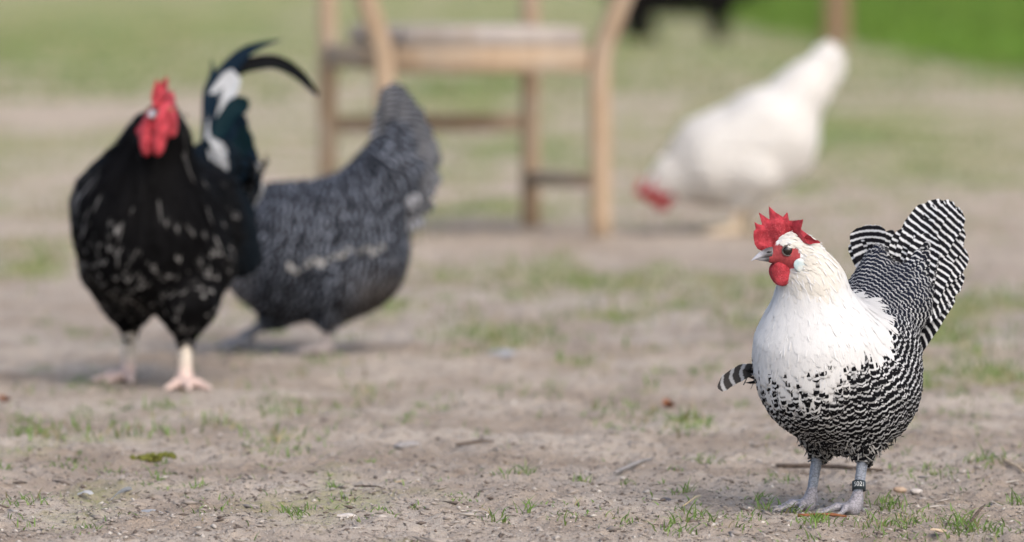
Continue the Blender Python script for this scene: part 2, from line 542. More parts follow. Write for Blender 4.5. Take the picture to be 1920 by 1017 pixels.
def blades(name, P, L, W, lean, tint, label, seg=3):
    n = len(P)
    az = rng.uniform(0, 2 * math.pi, n)
    dirs = np.stack([np.cos(az), np.sin(az), np.zeros(n)], 1)
    fa = rng.uniform(-.9, .9, n)                       # blades show their width
    side = np.stack([np.cos(fa), np.sin(fa), np.zeros(n)], 1)
    V = np.zeros((n, seg + 1, 2, 3)); UV = np.zeros((n, seg + 1, 2, 2))
    for k in range(seg + 1):
        t = k / seg
        c = P + dirs * (lean * L * t ** 1.7)[:, None] + np.array([0, 0, 1.0]) * (L * (t - 0.35 * lean * t * t))[:, None]
        w = W * (1 - t ** 2 * 0.92) * 0.5
        V[:, k, 0] = c - side * w[:, None]; V[:, k, 1] = c + side * w[:, None]
        UV[:, k, 0] = (0, t); UV[:, k, 1] = (1, t)
    b = (np.arange(n) * (seg + 1) * 2)[:, None]
    q = np.array([[2 * k, 2 * k + 1, 2 * k + 3, 2 * k + 2] for k in range(seg)])
    F = (b[:, None, :] + q[None]).reshape(-1, 4)
    T = np.repeat(tint, (seg + 1) * 2, 0)
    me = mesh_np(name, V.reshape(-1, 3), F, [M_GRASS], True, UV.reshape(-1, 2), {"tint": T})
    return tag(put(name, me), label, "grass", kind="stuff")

def green(n, dry=0.12, v=0.35):
    a = np.array([0.095, 0.185, 0.032]); b = np.array([0.17, 0.27, 0.060]); c = np.array([0.30, 0.25, 0.13])
    t = rng.random((n, 1))
    col = a * (1 - t) + b * t
    d = rng.random((n, 1)) < dry
    return np.where(d, c, col) * rng.uniform(1 - v, 1 + v * .5, (n, 1))

def near_grass():
    P, L, W, ln = [], [], [], []
    def tuft(x, y, n, spread, h):
        for _ in range(n):
            xx = x + rng.normal(0, spread); yy = y + rng.normal(0, spread * 2.2)
            P.append((xx, yy)); L.append(h * rng.uniform(.45, 1.25)); W.append(rng.uniform(.0012, .0026)); ln.append(rng.uniform(.3, 1.5))
    spots = [(555, 970, 16, .010, .022), (38, 818, 14, .014, .034), (130, 875, 16, .02, .02), (40, 950, 14, .02, .022), (300, 870, 10, .012, .016),
             (170, 1000, 8, .01, .018), (480, 850, 12, .016, .024), (560, 848, 14, .014, .024), (605, 822, 6, .008, .018), (625, 915, 7, .005, .018),
             (690, 870, 5, .004, .016), (850, 945, 12, .010, .010), (935, 980, 9, .008, .024), (990, 970, 5, .004, .03), (985, 900, 7, .008, .03),
             (945, 905, 5, .008, .026), (1280, 930, 8, .008, .022), (1250, 802, 26, .03, .02), (1300, 805, 18, .014, .026), (1325, 870, 16, .016, .018),
             (1270, 1000, 10, .01, .03), (1370, 980, 22, .018, .016), (1275, 985, 7, .006, .034), (1310, 980, 6, .006, .03), (1420, 935, 6, .006, .026),
             (1440, 960, 6, .006, .03), (1525, 985, 22, .010, .020), (1545, 978, 12, .008, .018), (1672, 950, 18, .010, .028), (1730, 968, 34, .020, .018),
             (1800, 990, 22, .014, .036), (1830, 1000, 16, .016, .03), (1690, 985, 12, .012, .024), (1640, 985, 10, .008, .028), (1660, 1000, 12, .016, .014),
             (1715, 890, 22, .02, .018), (1775, 895, 12, .014, .018), (1850, 880, 16, .012, .034), (1910, 945, 14, .008, .03), (1470, 900, 8, .01, .022),
             (1490, 965, 8, .008, .028), (1535, 1005, 6, .01, .02), (375, 970, 5, .01, .02), (365, 920, 7, .008, .02), (15, 885, 8, .008, .02), (210, 893, 5, .008, .015),
             (505, 875, 5, .01, .014), (290, 905, 6, .005, .026), (315, 890, 6, .006, .014), (450, 905, 5, .008, .016), (640, 935, 3, .01, .014), (780, 960, 4, .005, .016),
             (1070, 985, 5, .008, .02), (1165, 980, 7, .01, .02), (1100, 915, 4, .005, .02), (1085, 905, 5, .006, .018), (1880, 1005, 16, .02, .02), (1760, 1010, 14, .02, .016),
             (180, 725, 26, .03, .02), (315, 765, 16, .012, .024), (490, 755, 18, .02, .018), (800, 765, 16, .02, .018), (765, 785, 8, .008, .02), (1010, 745, 14, .02, .016)]
    for px, py, n, s, h in spots:
        x, y = at(px, py); tuft(x, y, int(n * 2.2), s * 1.2, h * .82)
    for _ in range(560):
        py = rng.uniform(760, 1030); px = rng.uniform(-20, 1940)
        x, y = at(px, py)
        if rng.random() < .25 + .9 * float(grassy(x, y)) + (.25 if px > 1400 else 0):
            tuft(x, y, int(rng.integers(2, 9)), .009, rng.uniform(.005, .016))
    for _ in range(70):
        x, y = at(rng.uniform(-20, 1940), rng.uniform(560, 790))
        tuft(x, y, int(rng.integers(10, 36)), rng.uniform(.010, .03), rng.uniform(.010, .022))
    P = np.array(P); L = np.array(L)
    P3 = np.column_stack([P, gz(P[:, 0], P[:, 1]) - .001])
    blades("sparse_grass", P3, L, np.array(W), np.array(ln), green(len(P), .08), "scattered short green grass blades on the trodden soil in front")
near_grass()

def mid_grass():
    n = 60000
    y = 1 / rng.uniform(1 / 30, 1 / 8.2, n)
    x = rng.uniform(-.11, .11, n) * y
    g = grassy(x, y)
    k = rng.random(n) < np.clip((g - .10) * 1.3, 0, 1) ** 1.2
    x, y = x[k], y[k]
    n = len(x)
    P = np.column_stack([x, y, gz(x, y) - .002])
    blades("patchy_grass", P, rng.uniform(.012, .034, n), rng.uniform(.002, .0045, n) * (y / 9) ** .4, rng.uniform(.2, 1.1, n), green(n, .3), "thin patchy grass across the middle of the yard", 2)
mid_grass()

def far_grass():
    n = 26000
    y = 1 / rng.uniform(1 / 130, 1 / 26, n)
    x = rng.uniform(-.13, .13, n) * y
    k = (rng.random(n) < np.clip((grassy(x, y) - .08) * 1.2, 0, 1)) & (lush(x, y) < .5)
    x, y = x[k], y[k]; n = len(x)
    P = np.column_stack([x, y, gz(x, y) - .003])
    blades("worn_grass", P, rng.uniform(.02, .06, n), rng.uniform(.006, .016, n), rng.uniform(.2, 1, n), green(n, .2), "short worn grass towards the back of the yard", 2)
    n = 34000
    y = 1 / rng.uniform(1 / 160, 1 / 32, n)
    x = rng.uniform(.015, .16, n) * y
    lu = lush(x, y)
    k = lu > .12 + .8 * rng.random(n)
    x, y, lu = x[k], y[k], lu[k]; n = len(x)
    P = np.column_stack([x, y, gz(x, y) - .003])
    t = np.array([.095, .20, .026]) * (.55 + .9 * fbm(x * 1.1, y * .18, 51, 3))[:, None] * rng.uniform(.7, 1.3, (n, 1)) + np.array([.05, .02, 0]) * rng.random((n, 1))
    blades("lush_grass", P, rng.uniform(.06, .20, n) * (.3 + .7 * lu), rng.uniform(.012, .03, n), rng.uniform(.1, .8, n), t, "bright green uncut grass at the back on the right", 2)
far_grass()

def crumbs():
    n = 30000
    py = 735 + 325 * rng.random(n) ** .75; px = rng.uniform(-30, 1950, n)
    al = math.radians(3.297) + np.arctan((py - 508.5) / FPX)
    y = CAM_H / np.tan(al); x = (px - 960) / FPX * y
    s = np.exp(rng.normal(math.log(.0013), .5, n)).clip(.0007, .005)
    base = np.array([[1, 0, 0], [-1, 0, 0], [0, 1, 0], [0, -1, 0], [0, 0, 1], [0, 0, -1]], float)
    tri = np.array([[0, 2, 4], [2, 1, 4], [1, 3, 4], [3, 0, 4], [2, 0, 5], [1, 2, 5], [3, 1, 5], [0, 3, 5]])
    a = rng.uniform(0, 6.28, n); c, sn = np.cos(a), np.sin(a)
    B = base[None] * rng.uniform(.6, 1.3, (n, 6, 1)) * np.stack([s * np.exp(rng.normal(.45, .5, n)).clip(.8, 6), s, s * rng.uniform(.45, .9, n)], -1)[:, None, :]
    R = np.stack([B[..., 0] * c[:, None] - B[..., 1] * sn[:, None], B[..., 0] * sn[:, None] + B[..., 1] * c[:, None], B[..., 2] + B[..., 0] * rng.uniform(-.3, .3, (n, 1))], -1)
    R = R + np.stack([x, y, gz(x, y) + s * .25], -1)[:, None, :]
    F = (np.arange(n) * 6)[:, None, None] + tri[None]
    k = rng.random((n, 1))
    col = np.where(k < .62, [.28, .245, .215], np.where(k < .80, [.13, .105, .09], np.where(k < .98, [.38, .345, .31], [.52, .48, .43]))) * rng.uniform(.75, 1.15, (n, 1))
    m = NT("soil_crumb"); m.base(m.attr("tint").outputs["Color"], .9, .15)
    me = mesh_np("soil_crumbs", R.reshape(-1, 3), F.reshape(-1, 3), [m.m], False, None, {"tint": np.repeat(col, 6, 0)})
    tag(put("soil_crumbs", me), "loose crumbs of soil and grit on the ground", "grit", kind="stuff")
crumbs()

# ------------------------------------------------------------------ the wooden chair
def make_wood(name, c1, c2, c3):
    m = NT(name)
    ob = m.obj()
    g = m.noise(m.scale(ob, (1, 1, .12)), 60, 4, .6, .6)
    w = m.noise(ob, 5, 3)
    col = m.mix(m.smooth(g, .3, .7), c1, c2)
    col = m.mix(m.smooth(w, .45, .7, 0, .7), col, c3)
    m.base(col, .75, .25); m.bump(g, .4, .002)
    return m.m
M_WOOD = make_wood("weathered_chair_wood", (.30, .215, .14), (.39, .295, .205), (.40, .34, .275))
M_SEATW = make_wood("grey_seat_wood", (.30, .27, .25), (.38, .34, .31), (.27, .22, .17))
M_POST = make_wood("brown_post_wood", (.20, .12, .075), (.28, .18, .12), (.25, .2, .15))

def beam(path, wd, dp, n=10, bev=.004):
    """rectangular bevelled bar along a path: wd across, dp deep"""
    C = catmull(path, n); T = nrm(np.gradient(C, axis=0))
    V, F = [], []
    ring = [(-wd / 2 + bev, -dp / 2), (wd / 2 - bev, -dp / 2), (wd / 2, -dp / 2 + bev), (wd / 2, dp / 2 - bev),
            (wd / 2 - bev, dp / 2), (-wd / 2 + bev, dp / 2), (-wd / 2, dp / 2 - bev), (-wd / 2, -dp / 2 + bev)]
    for i in range(n):
        ref = np.array([0, 1.0, 0]) if abs(T[i][1]) < .8 else np.array([0, 0, 1.0])
        a = nrm(np.cross(T[i], ref)); b = np.cross(a, T[i])
        for (x, y) in ring: V.append(C[i] + a * x + b * y)
    for i in range(n - 1):
        for k in range(8):
            k2 = (k + 1) % 8
            F.append((i * 8 + k, i * 8 + k2, (i + 1) * 8 + k2, (i + 1) * 8 + k))
    for e, b0 in ((0, 0), (1, (n - 1) * 8)):
        for q in ((0, 1, 2, 3), (0, 3, 4, 7), (4, 5, 6, 7)):
            q = tuple(b0 + i for i in q); F.append(q if e else q[::-1])
    return np.array(V), np.array(F)

def build_chair():
    # seen from the front: the near pair of posts flares out under the arms, the far pair carries the backrest
    d = 14.0
    s = FPX / d
    x0 = (1125 - 960) / s; y0 = at(0, 447)[1]
    yaw = math.radians(10)
    root = empty("wooden_armchair", (x0, y0, 0), yaw)
    tag(root, "weathered wooden armchair with flared posts standing behind the grey hen", "chair")
    def part(name, V, F, mat=M_WOOD, parent=root): return put(name, mesh_np(name, V, F, [mat], False), parent)
    # local frame: origin at the near right post, x to the left is negative, y away
    NR = np.array([0, 0, 0.]); NL = np.array([-.535, 0, 0]); FR = np.array([-.075, .55, 0]); FL = np.array([-.595, .55, 0])
    th = .047
    for P, sg in ((NR, 1), (NL, -1)):
        path = [P + (0, 0, -.01), P + (0, 0, .22), P + (.0, 0, .43), P + (sg * .028, -.015, .53), P + (sg * .085, -.05, .69)]
        part("leg", *beam(path, th, th, 18))
    for P in (FR, FL):
        path = [P + (0, 0, -.01), P + (0, 0, .3), P + (0, 0, .55), P + (0, .05, .80), P + (0, .09, 1.0)]
        part("leg", *beam(path, .044, .044, 10))
    # aprons
    def rail(A, B, z, h, dp, name, mat=M_WOOD):
        part(name, *beam([A + (0, 0, z), B + (0, 0, z)], h, dp, 4), mat)
    ex = np.array([.026, 0, 0])
    part("apron", *box(NL + (.03, -.016, .405), NR + (-.03, .016, .468)))
    part("apron", *box(FL + (.027, -.014, .41), FR + (-.027, .014, .465)))
    part("apron", *beam([NR + (-.012, .03, .437), FR + (.0, -.026, .437)], .022, .055, 4))
    part("apron", *beam([NL + (.0, .03, .437), FL + (.0, -.026, .437)], .022, .055, 4))
    # seat: five thick grey boards running across
    for i in range(5):
        a = -.012 + i * .112; z = .492 + .002 * math.sin(i * 2.1)
        part("seat_board", *box((-.485 - .014 * i, a, z - .023), (-.045 - .014 * i, a + .107, z + .023)), M_SEATW)
    part("stretcher", *beam([FL + (.024, 0, .265), FR + (-.024, 0, .268)], .045, .024, 4))
    part("stretcher", *beam([NR + (-.004, .027, .14), FR + (0, -.024, .125)], .028, .036, 4))
    part("stretcher", *beam([NL + (-.004, .027, .14), FL + (0, -.024, .125)], .028, .036, 4))
    # arms and back above the picture
    part("arm", *beam([NR + (.085, -.05, .70), NR + (.04, .3, .71), FR + (.02, -.02, .71)], .035, .075, 8))
    part("arm", *beam([NL + (-.085, -.05, .70), NL + (-.06, .3, .71), FL + (-.02, -.02, .71)], .035, .075, 8))
    for z in (.70, .82, .94):
        part("back_rail", *beam([FL + (.02, .03 + (z - .6) * .2, z), (-.335, .60 + (z - .6) * .2, z), FR + (-.02, .03 + (z - .6) * .2, z)], .07, .022, 9))

def box(a, b, bev=.004):
    a = np.array(a, float); b = np.array(b, float)
    ax = int(np.argmax(b - a))
    c = (a + b) / 2
    o = [i for i in range(3) if i != ax]
    V, F = [], []
    h = (b - a) / 2
    w, d = h[o[0]], h[o[1]]; bev = min(bev, w * .6, d * .6)
    ring = [(-w + bev, -d), (w - bev, -d), (w, -d + bev), (w, d - bev), (w - bev, d), (-w + bev, d), (-w, d - bev), (-w, -d + bev)]
    for t in (-1, 1):
        for x, y in ring:
            p = c.copy(); p[ax] += t * h[ax]; p[o[0]] += x; p[o[1]] += y; V.append(p)
    for k in range(8):
        k2 = (k + 1) % 8; F.append((k, k2, 8 + k2, 8 + k))
    F += [(3, 2, 1, 0), (7, 4, 3, 0), (7, 6, 5, 4), (8, 9, 10, 11), (8, 11, 12, 15), (12, 13, 14, 15)]
    F = np.array(F)
    if ax == 1: F = F[:, ::-1]
    return np.array(V), F
build_chair()

# ------------------------------------------------------------------ post and dark animal at the back
def build_post():
    x, y = at(1567, 88)
    root = empty("fence_post", (x, y, 0))
    tag(root, "brown wooden post at the edge of the bright green grass", "post")
    V, F = tube([(0, 0, -.1), (.005, 0, .6), (-.01, .01, 1.35)], [.085, .08, .075], 10, 14, 1, .06)
    put("shaft", mesh_np("shaft", V, F, [M_POST], True), root)
    V, F = tube([(-.01, .01, 1.345), (-.01, .01, 1.40), (-.01, .01, 1.43)], [.074, .06, .012], 10, 6, 1, .05)
    put("cap", mesh_np("cap", V, F, [M_POST], True), root)
build_post()

def build_animal():
    x, y = at(1268, 76)
    f = Field((-.75, -.3, -.03), (.85, .3, .95), .014)
    f.ell((0, 0, .48), (.46, .20, .24), k=.05)
    f.ell((-.22, 0, .50), (.24, .21, .235), k=.08)
    f.ell((.24, 0, .51), (.22, .19, .225), k=.08)
    f.cone((.34, 0, .58), (.56, 0, .74), .12, .075, .06)
    f.cone((.56, 0, .75), (.74, .02, .66), .075, .04, .03)
    for s in (-1, 1):
        f.cone((.58, s * .06, .79), (.57, s * .17, .76), .022, .012, .02)
        f.cone((-.30, s * .11, .42), (-.26, s * .10, .24), .12, .07, .05); f.cone((-.26, s * .10, .24), (-.29, s * .10, .0), .065, .055, .02)
        f.cone((.26, s * .10, .40), (.27, s * .09, .22), .11, .085, .05); f.cone((.27, s * .09, .22), (.24 + s * .05, s * .09, .0), .085, .07, .02)
    f.cone((-.44, 0, .58), (-.53, 0, .36), .04, .035, .03)
    V, F = f.surface()
    root = empty("dark_animal", (x, y, 0), math.pi - .12)
    root.scale = (1.12, 1.12, 1.0)
    tag(root, "black shaggy four-legged animal standing at the back beyond the chair", "animal")
    m = flat_noise_mat("black_wool", (.006, .006, .007), (.02, .018, .016), 40, .9, .1, .8, .02)
    put("body", mesh_np("body", V, F, [m], True), root)
    m2 = NT("black_fleece"); m2.base((.012, .011, .011), .95, .1)
    # shaggy locks
    k = rng.choice(len(V), 2600)
    P = V[k]; P = P[(P[:, 2] > .24) & (P[:, 0] < .45)]
    N = f.grad(P)
    D = nrm(N * .5 + np.array([0, 0, -1.0]) + rng.normal(0, .3, P.shape))
    S = nrm(np.cross(D, N)) * .018
    L = rng.uniform(.04, .08, (len(P), 1))
    VV = np.stack([P - S, P + S, P + D * L + S * .3 + N * .012, P + D * L - S * .3 + N * .012], 1).reshape(-1, 3)
    FF = np.arange(len(VV)).reshape(-1, 4)
    put("fleece", mesh_np("fleece", VV, FF, [m2.m], True), root)["kind"] = "stuff"
build_animal()

# ------------------------------------------------------------------ birds
NSEG = np.array([0, .28, .52, .72, .86, .95, 1.0])
def feather_coat(name, parent, field, P, N, D, L, W, lift, pat, pat2, streak, light, dark, droop=.10):
    """one curved vane for each root point, laid over the body like shingles"""
    n = len(P); ns = len(NSEG)
    lat = nrm(np.cross(N, D))
    V = np.zeros((n, ns, 3, 3)); UV = np.zeros((n, ns, 3, 2))
    wprof = np.array([.35, .80, 1.0, .98, .80, .50, .06])
    for i, v in enumerate(NSEG):
        for j, u in enumerate((-1, 0, 1)):
            V[:, i, j] = P + D * (L * (v - .02 * abs(u)))[:, None] + lat * (u * W * .5 * wprof[i])[:, None]
            UV[:, i, j] = ((u * wprof[i] + 1) / 2 if False else (u + 1) / 2, v)
    Q = V.reshape(-1, 3)
    vv = np.tile(np.repeat(NSEG, 3), n); uu = np.tile(np.array([-1, 0, 1.0]), n * ns)
    lf = np.repeat(lift, ns * 3)
    rz = np.repeat(rng.uniform(-.0006, .0010, n), ns * 3)
    tgt = .0006 + rz + lf * (vv ** 1.6) - np.abs(uu) * np.repeat(W * droop, ns * 3)
    for _ in range(2):
        sd = field.sample(Q); g = field.grad(Q)
        corr = np.clip(sd - tgt, -.03, .03)
        wgt = np.clip(1.0 - lf * 18 * vv, 0.12, 1)     # strongly lifted feathers leave the body
        Q = Q - g * (corr * wgt)[:, None]
    b = (np.arange(n) * ns * 3)[:, None]
    q = np.array([[i * 3 + j, i * 3 + j + 1, (i + 1) * 3 + j + 1, (i + 1) * 3 + j] for i in range(ns - 1) for j in range(2)])
    F = (b[:, None, :] + q[None]).reshape(-1, 4)
    rep = lambda a: np.repeat(np.asarray(a, np.float32), ns * 3, 0)
    me = mesh_np(name, Q, F, [M_FEATHER], True, UV.reshape(-1, 2),
                 {"pat": rep(pat), "pat2": rep(pat2), "streak": rep(streak), "flight": rep(light), "fdark": rep(dark)})
    o = put(name, me, parent); o["kind"] = "stuff"
    return o

def scatter(V, F, n_cand, spacing_fn, keep_fn, seed):
    r = np.random.default_rng(seed)
    A, B, C, Dv = V[F[:, 0]], V[F[:, 1]], V[F[:, 2]], V[F[:, 3]]
    area = .5 * np.linalg.norm(np.cross(C - A, Dv - B), axis=1)
    fi = r.choice(len(F), n_cand, p=area / area.sum())
    a = r.random((n_cand, 1)); b = r.random((n_cand, 1))
    P = (A[fi] * (1 - a) + B[fi] * a) * (1 - b) + (Dv[fi] * (1 - a) + C[fi] * a) * b
    P = P[keep_fn(P)]
    S = spacing_fn(P)
    cell = .012; grid = {}; out = []
    for i in range(len(P)):
        p = P[i]; s = S[i]
        key = (int(p[0] // cell), int(p[1] // cell), int(p[2] // cell))
        ok = True
        R = int(s // cell) + 1
        for x in range(key[0] - R, key[0] + R + 1):
            for y in range(key[1] - R, key[1] + R + 1):
                for z in range(key[2] - R, key[2] + R + 1):
                    for q in grid.get((x, y, z), ()):
                        if (p[0] - q[0]) ** 2 + (p[1] - q[1]) ** 2 + (p[2] - q[2]) ** 2 < s * s:
                            ok = False; break
                    if not ok: break
                if not ok: break
            if not ok: break
        if ok:
            grid.setdefault(key, []).append(p); out.append(i)
    return P[out]

def big_feather(name, parent, pts, width, side, light, dark, cyc=0, ph=0, duty=.5, jag=.3, white=0, streak=0, slant=0.0, tip='round', cup=.12, n=16, splits=0, profile=None):
    """one large feather along a curve, with a shaft ridge and cupped vanes"""
    C = catmull(pts, n); T = nrm(np.gradient(C, axis=0))
    plane = side if callable(side) else None
    side = np.zeros(3) if plane else np.asarray(side, float)
    us = np.array([-1, -.5, 0, .5, 1.0]); V, UV = [], []
    ts = np.linspace(0, 1, n)
    r = rng.random()
    for i, t in enumerate(ts):
        if plane: side = plane(T[i])
        s = nrm(side - T[i] * (side @ T[i])); nn = np.cross(T[i], s)
        if profile is not None: w = width * np.interp(t, np.linspace(0, 1, len(profile)), profile)
        elif tip == 'round': w = width * min(1, .25 + 1.6 * t) * math.sqrt(max(0.0, 1 - max(0, (t - .80) / .205) ** 2.4))
        else: w = width * min(1, .3 + 2.0 * t) * max(.02, (1 - t ** 2.2))
        for u in us:
            back = -.05 * abs(u) * width * 2
            V.append(C[i] + s * (u * w / 2) - nn * (abs(u) ** 1.5 * w * cup) + T[i] * (back * (1 - t)) + nn * (.0008 if u == 0 else 0) + nn * rng.normal(0, .0004))
            UV.append(((u + 1) / 2, t))
    F = [(i * 5 + j, i * 5 + j + 1, (i + 1) * 5 + j + 1, (i + 1) * 5 + j) for i in range(n - 1) for j in range(4)]
    m = len(V); one = np.ones((m, 1))
    me = mesh_np(name, np.array(V), np.array(F), [M_FEATHER], True, np.array(UV),
                 {"pat": np.column_stack([np.full(m, white), ph + slant * (np.array(UV)[:, 0] * 2 - 1), np.full(m, cyc)]), "pat2": one * [duty, jag, r], "streak": np.full(m, streak), "flight": one * light, "fdark": one * dark})
    return put(name, me, parent)

def poly_sd(X, Z, poly):
    poly = np.asarray(poly, float); d = np.full(X.shape, 1e9); ins = np.zeros(X.shape, bool)
    for i in range(len(poly)):
        a = poly[i]; b = poly[(i + 1) % len(poly)]; e = b - a
        t = np.clip(((X - a[0]) * e[0] + (Z - a[1]) * e[1]) / (e @ e), 0, 1)
        d = np.minimum(d, (X - a[0] - t * e[0]) ** 2 + (Z - a[1] - t * e[1]) ** 2)
        c = ((a[1] > Z) != (b[1] > Z)) & (X < (b[0] - a[0]) * (Z - a[1]) / (b[1] - a[1] + 1e-12) + a[0])
        ins ^= c
    return np.where(ins, -1, 1) * np.sqrt(d)

class Head:
    """head frame: x towards the beak, y to the bird's left, z up, origin between the eyes"""
    def __init__(s, H, yaw, pitch=0.0, roll=0.0):
        s.H = np.array(H, float)
        s.M = Matrix.Translation(Vector(H)) @ Matrix.Rotation(yaw, 4, 'Z') @ Matrix.Rotation(-pitch, 4, 'Y') @ Matrix.Rotation(roll, 4, 'X')
        s.R = np.array(s.M.to_3x3())
        s.yaw, s.pitch = yaw, pitch
    def w(s, p): return s.H + np.asarray(p, float) @ s.R.T
    def l(s, P): return (P - s.H) @ s.R

def side_y(field, head, x, z, s):
    """sideways distance from the head's middle to its surface"""
    ys = np.linspace(.004, .05, 93)
    d = field.sample(head.w(np.column_stack([np.full(93, x), s * ys, np.full(93, z)])))
    k = np.argmax(d > 0)
    return float(min(ys[k], .021)) if d.max() > 0 else .021

def comb_mesh(name, parent, head, poly, offset_fn, thick=.0032, h=.0009):
    poly = np.array(poly)
    lo = (poly[:, 0].min() - .004, -.022, poly[:, 1].min() - .004); hi = (poly[:, 0].max() + .004, .022, poly[:, 1].max() + .004)
    f = Field(lo, hi, h)
    sl, (X, Y, Z) = f.block(np.array(lo), np.array(hi))
    sd2 = poly_sd(X[:, 0, :], Z[:, 0, :], poly)[:, None, :]
    off = offset_fn(X, Z)
    th = np.clip(-sd2 * .45 + .0006, .0003, thick)
    th = th * (1 + .25 * (vnoise(X * 260, Z * 260, 5) - .5))
    d = np.maximum(np.abs(Y - off) - th, sd2)
    f.D[sl] = d.astype(np.float32) * .8
    V, F = f.surface()
    me = mesh_np(name, V, F, [M_COMB], True)
    o = put(name, me, parent); o.matrix_local = head.M
    return o

def sdf_part(name, parent, matrix, prims, lo, hi, h, mat):
    f = Field(lo, hi, h)
    for p in prims:
        getattr(f, p[0])(*p[1], **(p[2] if len(p) > 2 else {}))
    V, F = f.surface()
    o = put(name, mesh_np(name, V, F, [mat], True), parent)
    o.matrix_local = matrix
    return o

def beak_mesh(parent, head, base=(.020, 0, -.006), length=.028, hgt=.016, wid=.014, mat=None, droop=.006, open_=0.0):
    """upper and lower mandible"""
    out = []
    for part, (z0, hh, ln, dr) in {"upper_beak": (0.0, hgt * .62, length, droop), "lower_beak": (-.0008 - open_, hgt * .38, length * .86, droop * .4)}.items():
        n, sides = 12, 10
        V, A = [], []
        for i in range(n):
            t = i / (n - 1)
            sc = (1 - t ** 1.7) * .96 + .04
            cx = base[0] + ln * t; cz = base[2] + z0 - dr * t ** 2.2
            for k in range(sides):
                th = math.pi * k / (sides - 1)
                y = math.cos(th) * wid * .5 * sc * (1 if part == "upper_beak" else .88)
                zz = math.sin(th) * hh * sc
                V.append((cx, y, cz + (zz if part == "upper_beak" else -zz)))
                A.append(t)
        F = []
        for i in range(n - 1):
            for k in range(sides):
                k2 = (k + 1) % sides
                q = (i * sides + k, i * sides + k2, (i + 1) * sides + k2, (i + 1) * sides + k)
                F.append(q if part != "upper_beak" else q[::-1])
        o = put(part, mesh_np(part, np.array(V), np.array(F), [mat or M_BEAK], True, None, {"along": np.array(A)}), parent)
        o.matrix_local = head.M
        out.append(o)
    # nostrils
    for s in (-1, 1):
        V, F = tube([(base[0] + .003, s * wid * .43, base[2] + hgt * .30), (base[0] + .009, s * wid * .36, base[2] + hgt * .27)], [.0008, .0014, .0006], 6, 5)
        o = put("nostril", mesh_np("nostril", V, F, [M_EYE], True), out[0])
    return out

def uv_sphere(c, r, nu=14, nv=10, sq=(1, 1, 1)):
    V, F = [], []
    for i in range(nv + 1):
        a = math.pi * i / nv
        for k in range(nu):
            b = 2 * math.pi * k / nu
            V.append((c[0] + r * sq[0] * math.sin(a) * math.cos(b), c[1] + r * sq[1] * math.sin(a) * math.sin(b), c[2] + r * sq[2] * math.cos(a)))
    for i in range(nv):
        for k in range(nu):
            F.append((i * nu + k, (i + 1) * nu + k, (i + 1) * nu + (k + 1) % nu, i * nu + (k + 1) % nu))
    return np.array(V), np.array(F)

M_IRIS_O = NT("amber_iris").base((.32, .10, .02), .1, .5).m
def eyes(parent, head, x=.002, y=.0165, z=.0, r=.0062, iris=None, field=None):
    for s in (-1, 1):
        if field is not None: y = side_y(field, head, x, z, s) - r * .30
        V, F = uv_sphere((x, s * y, z), r, 16, 12, (1, .72, 1))
        o = put("eye", mesh_np("eye", V, F, [iris or M_EYE], True), parent); o.matrix_local = head.M
        # eyelid ring
        ang = np.linspace(0, 2 * math.pi, 19)
        path = [(x + math.cos(a) * r * 1.12, s * (y + .0018), z + math.sin(a) * r * 1.0) for a in ang]
        V, F = tube(path, [.0010] * 4, 6, 37, 1, .2, False)
        put("eyelid", mesh_np("eyelid", V, F, [M_LID], True), o)

